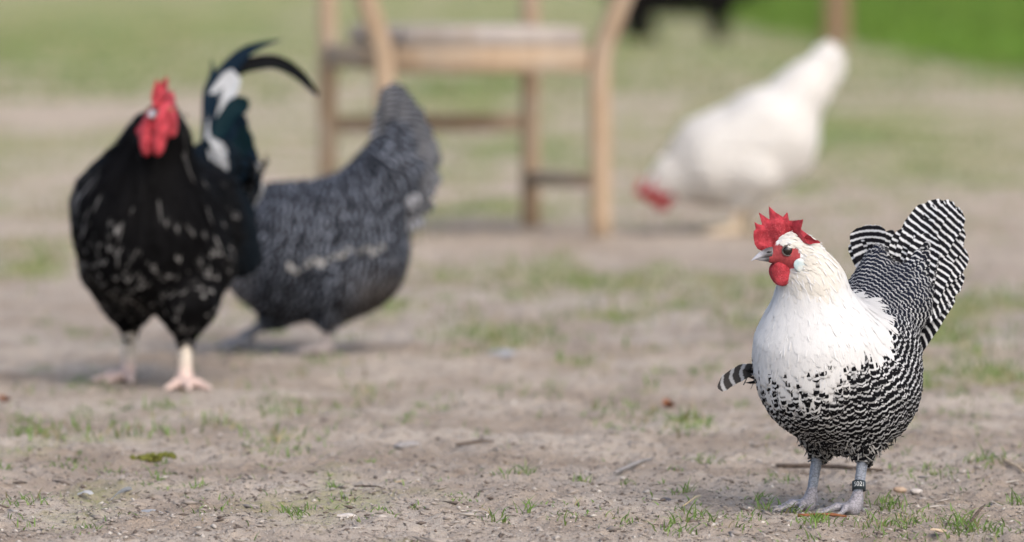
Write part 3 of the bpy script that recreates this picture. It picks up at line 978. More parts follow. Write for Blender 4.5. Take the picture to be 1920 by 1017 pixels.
class Bird:
    def __init__(s, name, label, cat, px, py, theta, group=None):
        x, y = at(px, py)
        s.d = y; s.px, s.py = px, py
        s.sc = FPX / y * math.cos(math.radians(2.5))
        s.th = math.radians(theta)
        s.root = empty(name, (x, y, float(gz(x, y))), math.pi + s.th)
        tag(s.root, label, cat, group)
        s.legs = []
    def L(s, px, py, b=0.0):
        """bird-frame point at a given sideways offset b (bird's left positive)"""
        X = (px - s.px) / s.sc; Z = (s.py - py) / s.sc
        a = (b * math.sin(s.th) - X) / math.cos(s.th)
        return np.array([a, b, Z])
    def leg(s, f, knee, ankle, hock_r, r, toe, yaw, tl=1.0, spur=False, curl=0.0):
        """knee: inside the feathers; ankle: above the foot; toes spread on the ground round yaw"""
        knee = np.array(knee, float); ankle = np.array(ankle, float)
        f.cone(knee, ankle, hock_r, r, .012)
        foot = ankle + np.array([.006 * math.cos(yaw), .006 * math.sin(yaw), -ankle[2] + .0075])
        if curl: foot = ankle + np.array([.004 * math.cos(yaw), .004 * math.sin(yaw), -.012])
        f.cone(ankle, foot, r, r * 1.15, .012)
        s.legs.append((knee, ankle, hock_r * 1.9)); s.legs.append((ankle, foot, r * 3.2))
        s.claws = getattr(s, "claws", [])
        for da, ln in ((-.62, .88), (0, 1.08), (.62, .9), (math.pi + .35, .5)):
            a = yaw + da
            dv = np.array([math.cos(a), math.sin(a), 0])
            l = toe * ln * tl
            z1 = foot[2] + .0035 - curl * .2 * l; z2 = (.0045 if not curl else foot[2] - curl * .75 * l)
            p1 = foot + dv * l * .5; p1[2] = z1
            p2 = foot + dv * l; p2[2] = z2
            f.cone(foot, p1, r * .85, r * .68, .008); f.cone(p1, p2, r * .70, r * .48, .005)
            s.legs.append((foot, p1, r * 2.4)); s.legs.append((p1, p2, r * 2.0))
            s.claws.append((p2, dv, r))
        if spur:
            dv = np.array([-math.cos(yaw), -math.sin(yaw), 0])
            q = knee * .35 + ankle * .65
            f.cone(q, q + dv * .024 + (0, 0, .003), r * .6, r * .25, .006)
            s.legs.append((q, q + dv * .024, r * 1.6))
    def build_claws(s, mat):
        for p, dv, r in s.claws:
            V, F = tube([p - dv * .002 + (0, 0, .0005), p + dv * .005 + (0, 0, .0012), p + dv * .0105 - (0, 0, .0025)], [r * .42, r * .33, r * .06], 6, 6)
            put("claw", mesh_np("claw", V, F, [mat], True), s.root)
    def legmask(s, V, zmax):
        m = np.zeros(len(V), bool)
        for a, b, r in s.legs:
            e = b - a; t = np.clip(((V - a) @ e) / (e @ e + 1e-12), 0, 1)
            m |= np.linalg.norm(V - a - t[:, None] * e, axis=1) < r
        return m & (V[:, 2] < zmax)

def finish_body(bird, f, colour_fn):
    V, F = f.surface()
    skin, scaly = colour_fn(V)
    put("body", mesh_np("body", V, F, [M_SKIN], True, None, {"skin": skin, "scaly": scaly}), bird.root)
    return V, F

def flow_project(D, N, jitter=.12):
    D = D - N * (D * N).sum(1, keepdims=True)
    D = nrm(D)
    S = np.cross(N, D)
    a = rng.normal(0, jitter, (len(D), 1))
    return nrm(D * np.cos(a) + S * np.sin(a))

# ------------------------------------------------------------------ the barred hen in front
def front_hen():
    b = Bird("barred_hen", "white-necked hen with black and white barred body standing in front on the right", "hen", 1570, 962, 48)
    L = b.L
    H = L(1474, 461, .0); H[0] = .094; H[1] = (H[0] * math.cos(b.th) + (1474 - b.px) / b.sc) / math.sin(b.th)
    head = Head(H, -math.radians(40), math.radians(-3))
    f = Field((-.26, -.16, -.006), (.19, .15, .43), .0023)
    f.ell((.0, 0, .180), (.094, .075, .087), pitch=-.10, k=.03)
    f.ell((.046, 0, .192), (.066, .070, .080), pitch=.2, k=.04)
    f.ell((-.040, 0, .148), (.080, .076, .069), pitch=-.05, k=.04)
    f.ell((-.026, .050, .180), (.078, .026, .060), yaw=.10, pitch=-.2, k=.02)
    f.ell((-.026, -.050, .180), (.078, .026, .060), yaw=-.10, pitch=-.2, k=.02)
    NK = np.array([.060, .008, .292])
    f.cone((.045, 0, .230), NK, .066, .039, .035)
    f.cone(NK, head.w((-.022, 0, -.012)), .039, .0235, .018)
    # head
    f.ell(head.w((-.006, 0, .000)), (.027, .0180, .0215), yaw=head.yaw, pitch=head.pitch, k=.010)
    f.cone(head.w((.004, 0, -.006)), head.w((.021, 0, -.008)), .0155, .0080, .006)
    # rump and root of the tail, two halves of the tented tail
    f.cone((-.048, 0, .205), L(1694, 580, .004), .052, .029, .045)
    f.cone(L(1705, 575, .010), L(1750, 482, .014), .034, .014, .03)
    f.cone((-.070, -.022, .235), L(1656, 486, -.032), .038, .012, .03)
    # thighs and legs
    for sg, kx, ax in ((1, (1622, 868), (1606, 938)), (-1, (1540, 864), (1524, 938))):
        bb = .036 * sg
        kn = L(kx[0], kx[1], bb); an = L(ax[0], ax[1], bb)
        f.cone((-.01, sg * .040, .15), (kn[0], sg * .037, .092), .046, .015, .03)
        kn[2] = .082
        b.leg(f, kn, an, .0076, .0060, .043, -.15 + .05 * sg - (.25 if sg > 0 else 0), 1.0)
    red = np.array([.40, .07, .075]); pale = np.array([.79, .785, .775]); blk = np.array([.02, .02, .024]); slate = np.array([.27, .30, .355])
    C = np.array([.078, 0, .272])
    def facemask(P):
        q = head.l(P)
        e = ((q[:, 0] - .0075) / .0185) ** 2 + ((q[:, 2] + .0085) / .0175) ** 2
        crown = (q[:, 2] > .006)
        return ((e < 1) | (q[:, 0] > .0165)) & ~(crown & (q[:, 0] < .012))
    def colour(V):
        col = np.tile(pale, (len(V), 1))
        col[np.linalg.norm(V - C, axis=1) > .118] = blk
        lm = b.legmask(V, .083)
        col[lm] = slate
        pinkish = lm & (V[:, 2] < .03)
        col[pinkish] = [.29, .28, .31]
        col[facemask(V) & (np.linalg.norm(V - H, axis=1) < .045)] = red
        return col, lm.astype(float)
    V, F = finish_body(b, f, colour)
    # plumage
    def keep(P):
        q = head.l(P)
        hd = np.linalg.norm(P - H, axis=1)
        return ~(facemask(P) & (hd < .045)) & ~((q[:, 0] > .014) & (hd < .05)) & ~b.legmask(P, .080) & (P[:, 2] > .055)
    def region(P):
        hd = np.linalg.norm(P - H, axis=1)
        headness = sstep(.062, .03, hd)
        r = np.linalg.norm(P - C, axis=1)
        fr = sstep(.02, .09, P[:, 0]) * sstep(.26, .2, P[:, 2])
        neck = (1 - sstep(0, 1, (r - .10 + .040 * fr) / .025)) * (1 - headness)
        tail = sstep(.10, .15, -P[:, 0]) * sstep(.2, .26, P[:, 2])
        back = sstep(.23, .27, P[:, 2]) * sstep(.04, -.02, P[:, 0]) * (1 - tail)
        belly = sstep(.10, .075, P[:, 2])
        return headness, neck, tail, back, belly, r
    def spacing(P):
        h_, n_, t_, b_, be, r = region(P)
        s = np.full(len(P), .0062)
        s = s * (1 - h_) + .0032 * h_
        s = s * (1 - n_) + .0044 * n_
        return s * (1 - .22 * b_)
    P = scatter(V, F, 90000, spacing, keep, 11)
    N = f.grad(P)
    h_, n_, t_, b_, be, r = region(P)
    C2 = np.array([.045, 0, .262])
    rad = P - C2
    neckflow = (P - (H + np.array([0, 0, .03]))) * [.8, .8, 1.0] + np.array([0, 0, -.01])
    headflow = np.tile(head.R @ np.array([-1, 0, -.45]), (len(P), 1))
    tailflow = np.tile(nrm(L(1790, 400, .02) - L(1700, 590, .01)), (len(P), 1))
    rt = (P[:, 1] < -.012)
    tailflow[rt] = nrm(L(1640, 430, -.045) - L(1660, 540, -.02))
    up = sstep(.06, .115, r)[:, None]
    D = nrm(neckflow) * (1 - up) + nrm(rad) * up
    D = D * (1 - h_[:, None]) + nrm(headflow) * h_[:, None]
    tw = np.maximum(t_, .55 * b_ * sstep(.03, -.08, P[:, 0]))[:, None]
    D = nrm(D) * (1 - tw) + tailflow * tw
    D = flow_project(D, N, .10)
    n = len(P); rr = rng.random(n)
    Ln = .031 * (1 - h_) + .011 * h_
    edge_h = n_ * sstep(.075, .09, r)
    Ln = Ln * (1 - n_) + (.030 + .003 * edge_h) * n_
    Ln = Ln * (1 - t_) + .040 * t_
    Ln = Ln * rng.uniform(.85, 1.15, n)
    W = .0140 * (1 - h_) + .0042 * h_
    W = W * (1 - n_) + (.0100 - .0020 * edge_h) * n_
    W = W + .004 * (1 - n_) * sstep(.02, .09, P[:, 0]) * sstep(.26, .2, P[:, 2])
    W = (W * (1 - .25 * b_)) * rng.uniform(.88, 1.12, n)
    lift = .0015 + .0007 * rr
    lift = lift * (1 - h_) + .0007 * h_
    lift = lift * (1 - n_) + .00045 * n_
    lift = lift + be * .006 * rr + t_ * .002
    # white share
    front = sstep(.02, .09, P[:, 0]) * sstep(.26, .2, P[:, 2])
    e0 = np.where(front > .3, .086, .095) + .004 * (rr - .5); wid = .010 + .066 * front
    ww = 1 - sstep(0, 1, (r + .35 * Ln - e0) / wid)
    ww = np.clip(ww + rng.uniform(-.60, .40, n) * front * ((ww > .02) & (ww < .985)), 0, 1)
    ww = np.where((h_ > .3) | (n_ + rng.uniform(-.42, .25, n) * front > .45), 1, ww)
    per = np.full(n, .0090); per = per * (1 - .28 * b_) * (1 + .22 * t_)
    ph = np.linalg.norm(rad, axis=1) / per
    tproj = (P @ nrm(np.array([-.55, .15, .8]))) / per
    ph = np.where(t_ > .5, tproj, ph) + rng.normal(0, .075, n)
    pat = np.column_stack([ww, ph, Ln / per])
    pat2 = np.column_stack([.79 + .06 * b_ - .10 * front * (ww > .05) + rng.normal(0, .03, n), np.full(n, .24), rng.random(n)])
    light = np.tile([.72, .73, .745], (n, 1)) * np.where(ww < .3, rng.uniform(.58, 1.08, n), rng.uniform(.95, 1.08, n))[:, None]
    light = np.where((ww > .5)[:, None], np.array([.79, .79, .785]) * rng.uniform(.97, 1.02, (n, 1)), light)
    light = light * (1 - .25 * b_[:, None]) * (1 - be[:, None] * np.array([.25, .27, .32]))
    cream = sstep(.05, .03, hd_ := np.linalg.norm(P - (H + head.R @ np.array([-.02, .01, -.01])), axis=1))[:, None]
    light = light * (1 - cream * np.array([.02, .06, .14]))
    dark = np.tile([.010, .010, .012], (n, 1)) + b_[:, None] * np.array([.002, .005, .016])  # back bluer: the sky's reflection painted into the black
    feather_coat("plumage", b.root, f, P, N, D, Ln, W, lift, pat, pat2, np.zeros(n), light, dark, .10 - .08 * np.maximum(n_, h_))
    # wispy loose barbs: belly fluff, crest and neck edges
    Pf = scatter(V, F, 24000, lambda p: np.full(len(p), .0042), lambda p: keep(p) & ((p[:, 2] < .098) | (np.linalg.norm(p - H, axis=1) < .05) | ((np.linalg.norm(p - C, axis=1) < .094) & (np.random.default_rng(5).random(len(p)) < .12))), 12)
    Nf = f.grad(Pf); nf = len(Pf)
    rf = np.linalg.norm(Pf - C, axis=1); wf = (rf < .10)
    Df = np.where(wf[:, None], nrm(Pf - (H + np.array([0, 0, .03]))), nrm(Pf - C2)); hf = sstep(.05, .035, np.linalg.norm(Pf - H, axis=1))[:, None]
    Df = flow_project(Df * (1 - hf) + (head.R @ np.array([-1, 0, -.4])) * hf, Nf, .35)
    lw = np.where(wf[:, None], [.79, .79, .785], np.where(rng.random((nf, 1)) < .45, [.42, .41, .39], [.02, .02, .022]))
    feather_coat("down", b.root, f, Pf, Nf, Df, rng.uniform(.010, .020, nf) * np.where(hf[:, 0] > .5, .6, 1), rng.uniform(.0010, .0020, nf),
                 np.where(wf, .0016, .005) * rng.uniform(.6, 1.6, nf), np.column_stack([np.ones(nf), np.zeros(nf), np.zeros(nf)]),
                 np.column_stack([np.zeros(nf), np.zeros(nf), rng.random(nf)]), np.zeros(nf), lw, lw)
    # tail feathers
    TL = np.array([.70, .71, .725]); TD = np.array([.011, .011, .014])
    IR = np.array([-math.cos(b.th), math.sin(b.th), 0])
    def sidev(A_, B_):
        d = B_ - A_; dx, dz = d @ IR, d[2]
        return nrm(nrm(IR * dz - np.array([0, 0, dx])) + np.array([.22, .1, 0]))
    root0 = L(1700, 585, .006)
    tips = [(1762, 390, -.004, .034), (1784, 382, .000, .036), (1808, 380, .006, .034), (1818, 402, .012, .038), (1822, 446, .018, .038), (1820, 492, .024, .038),
            (1808, 535, .030, .034), (1792, 568, .036, .028), (1774, 590, .040, .022), (1746, 404, -.008, .036), (1726, 430, -.012, .034), (1708, 462, -.012, .03), (1760, 440, .02, .04), (1785, 480, .03, .038), (1812, 392, .009, .034), (1821, 424, .015, .034), (1822, 470, .022, .034), (1815, 514, .028, .032), (1800, 552, .034, .03)]
    for i, (tx, ty, bb, wd) in enumerate(tips):
        T = L(tx + rng.normal(-2, 3), ty + rng.normal(3, 2), bb); R0 = root0 + np.array([0, bb * .45, -.004 * i])
        mid = (R0 + T) / 2 + np.array([.010, bb * .25, .010])
        ln = np.linalg.norm(T - R0)
        big_feather("tail_feather", b.root, [R0, mid, T], wd, sidev(R0, T), TL * rng.uniform(.93, 1.05), TD, ln / .0100, .02 * i + rng.random() * .22, .74, .32, slant=.60, cup=.10)
    root1 = L(1655, 540, -.022)
    for i, (tx, ty, bb, wd) in enumerate([(1622, 434, -.052, .028), (1640, 429, -.046, .030), (1658, 430, -.040, .028), (1688, 440, -.030, .016), (1616, 458, -.056, .026), (1672, 470, -.03, .03)]):
        T = L(tx, ty, bb); mid = (root1 + T) / 2 + np.array([0, -.006, .004]); ln = np.linalg.norm(T - root1)
        big_feather("tail_feather", b.root, [root1, mid, T], wd, sidev(root1, T), TL * .9, TD, ln / .0100, rng.random() * .25, .76, .32, cup=.10)
    # loose wing feather sticking out on the far side
    p0 = L(1428, 697, -.105 + .02); T = L(1346, 722, p0[1] - .012)
    big_feather("wing_feather", b.root, [p0 + [-.012, 0, .004], (p0 + T) / 2 + [0, 0, .007], T], .025, np.array([.2, .3, 1.0]), np.array([.66, .66, .67]), np.array([.085, .078, .075]), 4.6, .15, .74, .30, cup=.04)
    for i in range(9):
        q = p0 + np.array([rng.normal(-.006, .005), 0, rng.normal(.002, .006)])
        big_feather("down_feather", b.root, [q, q + (T - p0) * .18 + [0, 0, rng.normal(.003, .004)], q + (T - p0) * rng.uniform(.3, .5) + [0, 0, rng.normal(.004, .007)]], .006, np.array([.2, .3, 1.0]), np.array([.10, .095, .095]), np.array([.03, .03, .032]), 1, .2, .5, .3, tip='point', n=8)
    # head furniture
    pp = [(1440, 463), (1427, 461.5), (1417, 457), (1411, 447), (1409.5, 434), (1410.5, 423), (1415, 420), (1413.5, 406), (1421, 411), (1428.5, 413), (1423.5, 389), (1434, 397), (1442.5, 404),
          (1442.5, 378.5), (1454, 391), (1466.5, 400), (1476, 391), (1478.5, 408), (1499.5, 405), (1495, 424), (1507, 434), (1520, 441), (1530, 450), (1516, 454), (1500, 450), (1490, 441), (1478, 443), (1459, 447), (1448, 455)]
    k = 1 / b.sc / math.cos(math.radians(8))
    poly = [(-(x - 1474) * k, -(y - 461) * k) for x, y in pp]
    off = lambda X, Z: .0205 * sstep(-.002, -.016, X) - .004 * sstep(.0, .02, X) * sstep(.02, .05, Z) + .003 * np.sin(X * 160)
    comb_mesh("comb", b.root, head, poly, off, .0034)
    for s in (1, -1):
        ye = side_y(f, head, -.0115, -.0175, s)
        sdf_part("wattle", b.root, head.M, [("ell", ((.0125, s * .0075, -.026), (.0125, .0042, .0125)), {"k": 0, "pitch": .35}), ("ell", ((.0105, s * .0085, -.034), (.0098, .0046, .0110)), {"k": .006, "pitch": .2})],
                 (-.01, -.022, -.055), (.035, .022, -.005), .0011, M_COMB)
        sdf_part("earlobe", b.root, head.M, [("ell", ((-.0115, s * (ye + .0004), -.0195), (.0102, .0020, .0088)), {"k": 0, "pitch": .5})], (-.03, -.03, -.036), (.006, .03, -.004), .0009, M_LOBE)
    beak_mesh(b.root, head, (.0195, 0, -.0065), .0285, .0190, .0160, M_BEAK, .0050)
    eyes(b.root, head, .0035, .0165, .000, .0066, None, f)
    b.build_claws(M_CLAW)
    # numbered leg band
    p0, p1 = b.legs[0][0], b.legs[0][1]
    c = p1 + (p0 - p1) * .30; ax = nrm(p0 - p1)
    ax = nrm(ax + np.array([-.10, -.28, 0])); 
    q = Vector((0, 0, 1)).rotation_difference(Vector(ax)).to_matrix().to_4x4()
    Mb = Matrix.Translation(Vector(c)) @ q
    rad_, hh = .0086, .0058
    prof = [(rad_ - .0016, -hh), (rad_, -hh), (rad_ + .0002, 0), (rad_, hh), (rad_ - .0016, hh), (rad_ - .0018, 0)]
    V, F = [], []
    nu = 24
    for i in range(nu):
        a = 2 * math.pi * i / nu
        for (r_, z_) in prof: V.append((r_ * math.cos(a), r_ * math.sin(a), z_))
    for i in range(nu):
        for j in range(6):
            j2 = (j + 1) % 6; i2 = (i + 1) % nu
            F.append((i * 6 + j, i2 * 6 + j, i2 * 6 + j2, i * 6 + j2))
    band = put("leg_band", mesh_np("leg_band", np.array(V), np.array(F), [M_BAND], True), b.root); band.matrix_local = Mb
    band["label"] = "dark plastic ring with pale digits"
    # digits on the ring, wrapped round it
    tc = bpy.data.curves.new("digits", 'FONT'); tc.body = "5021"; tc.size = .0088; tc.align_x = 'CENTER'; tc.align_y = 'CENTER'
    to = bpy.data.objects.new("digits_source", tc); COL.objects.link(to)
    bpy.context.view_layer.update()
    me = bpy.data.meshes.new_from_object(to.evaluated_get(bpy.context.evaluated_depsgraph_get()))
    bpy.data.objects.remove(to)
    inv = np.array((Mb.to_3x3()).inverted())
    camdir = inv @ np.array([math.cos(-(math.pi + b.th) - math.pi / 2), math.sin(-(math.pi + b.th) - math.pi / 2), 0])
    a0 = math.atan2(camdir[1], camdir[0])
    for v in me.vertices:
        x, y = v.co.x * .82, v.co.y
        a = a0 + x / rad_
        v.co = (math.cos(a) * (rad_ + .0005), math.sin(a) * (rad_ + .0005), y)
    me.materials.append(M_PRINT)
    put("digits", me, band)
front_hen()

# ------------------------------------------------------------------ the black rooster
def rooster():
    b = Bird("black_rooster", "black rooster with red wattles and white breast flecks facing the camera on the left", "rooster", 287, 722, 72)
    L = b.L
    s_, c_ = math.sin(b.th), math.cos(b.th)
    def A(px, py, a):
        """bird-frame point at a given forward offset a"""
        X = (px - b.px) / b.sc
        return np.array([a, (X + a * c_) / s_, (b.py - py) / b.sc])
    H = A(314, 207, .135)
    head = Head(H, math.radians(-4), math.radians(12))
    f = Field((-.36, -.19, -.006), (.24, .20, .53), .0032)
    f.ell((.0, 0, .245), (.148, .098, .118), pitch=.18, k=.04)
    f.ell((.075, .0, .258), (.084, .091, .112), pitch=.3, k=.05)
    f.ell((-.07, 0, .23), (.11, .088, .095), pitch=-.1, k=.05)
    f.ell((-.06, .084, .262), (.13, .026, .08), yaw=.06, pitch=.1, k=.02)
    f.ell((-.06, -.084, .262), (.13, .026, .08), yaw=-.06, pitch=.1, k=.02)
    NK = A(303, 262, .085)
    f.cone((.05, 0, .30), NK, .098, .050, .05)
    f.cone(NK, head.w((-.030, 0, -.016)), .050, .026, .02)
    f.ell(head.w((-.006, 0, 0)), (.030, .0200, .025), yaw=head.yaw, pitch=head.pitch, k=.010)
    f.cone(head.w((.004, 0, -.006)), head.w((.024, 0, -.009)), .018, .010, .008)
    # saddle and root of the tail
    f.cone((-.11, .01, .27), (-.20, .03, .35), .080, .045, .05)
    f.cone((-.15, .055, .25), (-.20, .075, .20), .050, .03, .05)
    for sg, kx, ax, aa in ((1, (350, 626), (350, 700), .055), (-1, (236, 610), (231, 684), -.065)):
        kn = A(kx[0], kx[1] - 22, aa - .01); an = A(ax[0], ax[1], aa)
        if sg < 0: kn[2] -= .012; an[2] -= .014
        an[2] = max(an[2], .017)
        f.cone((aa * .4 - .01, sg * .062, .19), kn + [0, sg * .004, .034], .076, .046, .04)
        f.cone(kn + [0, sg * .003, .034], kn + [0, 0, .004], .047, .020, .02)
        b.leg(f, kn, an, .0115, .0108, .062, .18 + .28 * sg, 1.0, spur=True)
    red = np.array([.42, .05, .07]); blk = np.array([.010, .010, .011])
    hem = .105
    def facemask(P):
        q = head.l(P); hd = np.linalg.norm(P - H, axis=1)
        return (q[:, 0] > -.014) & (hd < .055) & (q[:, 2] < .022) & (q[:, 2] > -.06)
    def colour(V):
        col = np.tile(blk, (len(V), 1))
        lm = b.legmask(V, hem)
        t = sstep(.02, .05, V[:, 2])[:, None]
        col = np.where(lm[:, None], np.array([.66, .50, .44]) * (1 - t) + np.array([.70, .62, .52]) * t, col)
        hot = lm & (V[:, 2] > .092)
        col[hot] = [.55, .12, .10]
        col[facemask(V)] = red
        return col, lm * .7
    V, F = finish_body(b, f, colour)
    keep = lambda P: ~facemask(P) & ~b.legmask(P, hem - .012) & (P[:, 2] > .07)
    neckness = lambda P: sstep(.17, .12, np.linalg.norm((P - H) * [.85, .85, .75], axis=1))
    P = scatter(V, F, 50000, lambda p: .0095 - .002 * neckness(p), keep, 21)
    N = f.grad(P); n = len(P)
    nk = neckness(P); rr = rng.random(n)
    D1 = nrm((P - (H + [0, 0, .05])) * [.7, .7, 1]); D2 = nrm(P - np.array([.10, 0, .36]))
    rear = sstep(-.05, -.13, P[:, 0])[:, None]
    D = D1 * nk[:, None] + D2 * (1 - nk[:, None])
    D = D * (1 - rear) + rear * nrm(np.column_stack([-.4 + 0 * rr, .1 * np.sign(P[:, 1]), np.where(P[:, 2] > .33, .6, -.8)]))
    D = flow_project(D, N, .12)
    Ln = (.046 + .034 * nk) * rng.uniform(.85, 1.2, n); W = (.0145 * (1 - nk) + .010 * nk) * rng.uniform(.85, 1.15, n)
    lift = .0028 + .002 * rr + .001 * nk
    breast = (1 - .7 * nk) * sstep(.37, .31, P[:, 2]) * sstep(-.06, .0, P[:, 0])
    fleck = rng.random(n) < .40 * breast * (.4 + 1.2 * fbm(P[:, 1] * 30, P[:, 2] * 30, 77, 2))
    cyc = np.full(n, 1.0); ph = 1.25 - .93 + rng.normal(0, .01, n)
    duty = np.where(fleck, rng.uniform(.985, 1.08, n), 1.6)
    grey = (nk > .15) & (np.linalg.norm(P - H, axis=1) > .09) & (P[:, 1] < -.035) & (rng.random(n) < .6)
    st = np.where(grey, rng.uniform(.5, 1.0, n), 0) + (rng.random(n) < .05) * .3 * (nk > .1)
    lcol = np.tile([.58, .565, .55], (n, 1)) * rng.uniform(.45, 1.15, (n, 1))
    lcol[grey] = np.array([.34, .335, .345]) * rng.uniform(.6, 1.2, (grey.sum(), 1))
    dcol = np.tile([.0055, .0055, .006], (n, 1)) * rng.uniform(.7, 1.4, (n, 1)) + rear * np.array([.002, .007, .012])
    feather_coat("plumage", b.root, f, P, N, D, Ln, W, lift, np.column_stack([np.zeros(n), ph, cyc]), np.column_stack([duty, np.full(n, .05), rr]), st, lcol, dcol)
    # saddle hackles hanging on his left flank, with a few white ones, and the folded wing's white edge
    blue = np.array([.010, .022, .038]); bk = np.array([.008, .009, .010]); wh = np.array([.62, .64, .66])
    for i in range(16):
        t = i / 15
        r0 = np.array([-.13 - .10 * t, .085 + .03 * t, .34 + .03 * math.sin(i)]); tip = A(452 - 44 * t + 6 * math.sin(i * 2.2), 330 + 140 * (.4 + .6 * math.sin(i * 1.7) ** 2), -.16 - .06 * t)
        lc, dc, du = (wh * .8, bk, 1.6) if i not in (5, 9, 12) else (wh * .75, wh * .5, .2)
        big_feather("saddle_feather", b.root, [r0, (r0 + tip) / 2 + [0, .022, .03], tip], .022, np.array([1., .2, .3]), lc, dc, 1, .2, du, .1, tip='point')
    w0 = A(400, 420, .02); big_feather("wing_feather", b.root, [A(392, 395, .03), w0 + [0, .006, .0], A(404, 452, .01)], .016, np.array([1., .3, 0]), wh, wh * .8, 1, .2, .2, .1)
    # tail: white based sickle, arching black sickles, blue-green coverts
    IR = np.array([-c_, s_, 0])
    big = lambda pts, wd, side, l, d, **k: big_feather("tail_feather", b.root, pts, wd, side, l, d, **k)
    T0 = A(372, 290, -.20)
    view = lambda T: nrm(IR * T[2] - np.array([0, 0, 1.0]) * (T @ IR)) + np.array([.25, .08, .05])      # vanes spread across the fan
    big([T0, A(385, 190, -.25), A(412, 140, -.28), A(452, 100, -.30), A(517, 78, -.33)], .040, view, blue * .9, blue * .9, tip='point', duty=1.6, n=22, cyc=1)
    big([T0 + [0, .004, 0], A(384, 212, -.245), A(412, 160, -.265), A(428, 142, -.27)], .030, view, wh, wh * .9, duty=.1, n=16, cyc=1, profile=[.7, .9, 1, .9, .55])
    big([T0 + [.01, .012, 0], A(394, 225, -.24), A(420, 175, -.26), A(434, 150, -.265)], .026, view, wh, wh * .9, duty=.1, n=16, cyc=1, profile=[.7, .9, 1, .9, .4])
    big([A(388, 190, -.26), A(425, 140, -.29), A(462, 126, -.31), A(505, 124, -.33), A(548, 148, -.35), A(584, 188, -.36)], .026, view, bk, bk, duty=1.6, n=26, cyc=1, profile=[.7, .95, 1, 1, .95, .85, .65, .25])
    big([T0, A(372, 190, -.25), A(383, 145, -.27), A(380, 115, -.28)], .016, view, blue, blue, tip='point', duty=1.6, n=14, cyc=1)
    for i, (q1, q2, q3, wd) in enumerate([((398, 258), (430, 205), (454, 212), .030), ((392, 280), (420, 235), (438, 262), .044), ((395, 290), (428, 262), (446, 300), .046),
                                          ((398, 310), (436, 290), (456, 345), .046), ((400, 320), (440, 320), (462, 390), .044), ((395, 330), (425, 330), (450, 420), .046), ((392, 300), (412, 300), (430, 380), .05), ((396, 330), (430, 370), (448, 470), .04)]):
        a0 = -.20 - .012 * i
        g = blue * [.7, 1.0, .75] if i in (0, 2) else (bk if i > 4 else blue)
        big([A(q1[0] - 15, q1[1] + 20, a0 + .04), A(q1[0], q1[1], a0), A(q2[0], q2[1], a0 - .03), A(q3[0], q3[1], a0 - .05)], wd, view, wh * .7 if i == 3 else g, g, duty=1.6, n=16, cyc=1, tip='round')
    for (q1, q2, wd) in [((385, 262), (412, 300), .020), ((398, 285), (408, 330), .022), ((384, 285), (398, 345), .014)]:
        big([A(q1[0], q1[1], -.13), A((q1[0] + q2[0]) / 2 + 5, (q1[1] + q2[1]) / 2, -.135), A(q2[0], q2[1], -.13)], wd, view, wh * .75, wh * .5, duty=.2, cyc=1, n=12)
    # comb: five points, low blade with pale bloom and dark side
    zz = [(.034, .000), (.044, .016), (.042, .032), (.038, .050), (.028, .042), (.022, .058), (.010, .046), (.002, .060), (-.008, .046), (-.020, .056), (-.026, .040), (-.042, .046), (-.046, .026), (-.052, .016), (-.040, .008), (-.020, .010), (0, .012), (.02, .006)]
    off = lambda X, Z: .004 * np.sin(X * 70) + .010 * sstep(.03, .065, Z) * np.sin(X * 55 + .6)
    comb_mesh("comb", b.root, head, zz, off, .0105, .0013)
    for s in (1, -1):
        sdf_part("wattle", b.root, head.M, [("ell", ((.020, s * .0115, -.026), (.013, .0115, .020)), {"k": 0}), ("ell", ((.024, s * .0098, -.046), (.012, .0125, .028)), {"k": .012})],
                 (-.01, -.045, -.09), (.05, .045, .0), .0016, M_COMB)
        sdf_part("earlobe", b.root, head.M, [("ell", ((-.002, s * .0215, -.022), (.012, .0055, .016)), {"k": 0}), ("ell", ((.004, s * .0185, -.008), (.014, .005, .014)), {"k": .008})], (-.03, -.045, -.05), (.03, .045, .02), .0014, M_COMB)
    beak_mesh(b.root, head, (.023, 0, -.008), .026, .019, .017, M_BEAK, .006)
    eyes(b.root, head, .006, .0200, .004, .0062, M_IRIS_O, f)
    b.build_claws(M_CLAW_P)
rooster()

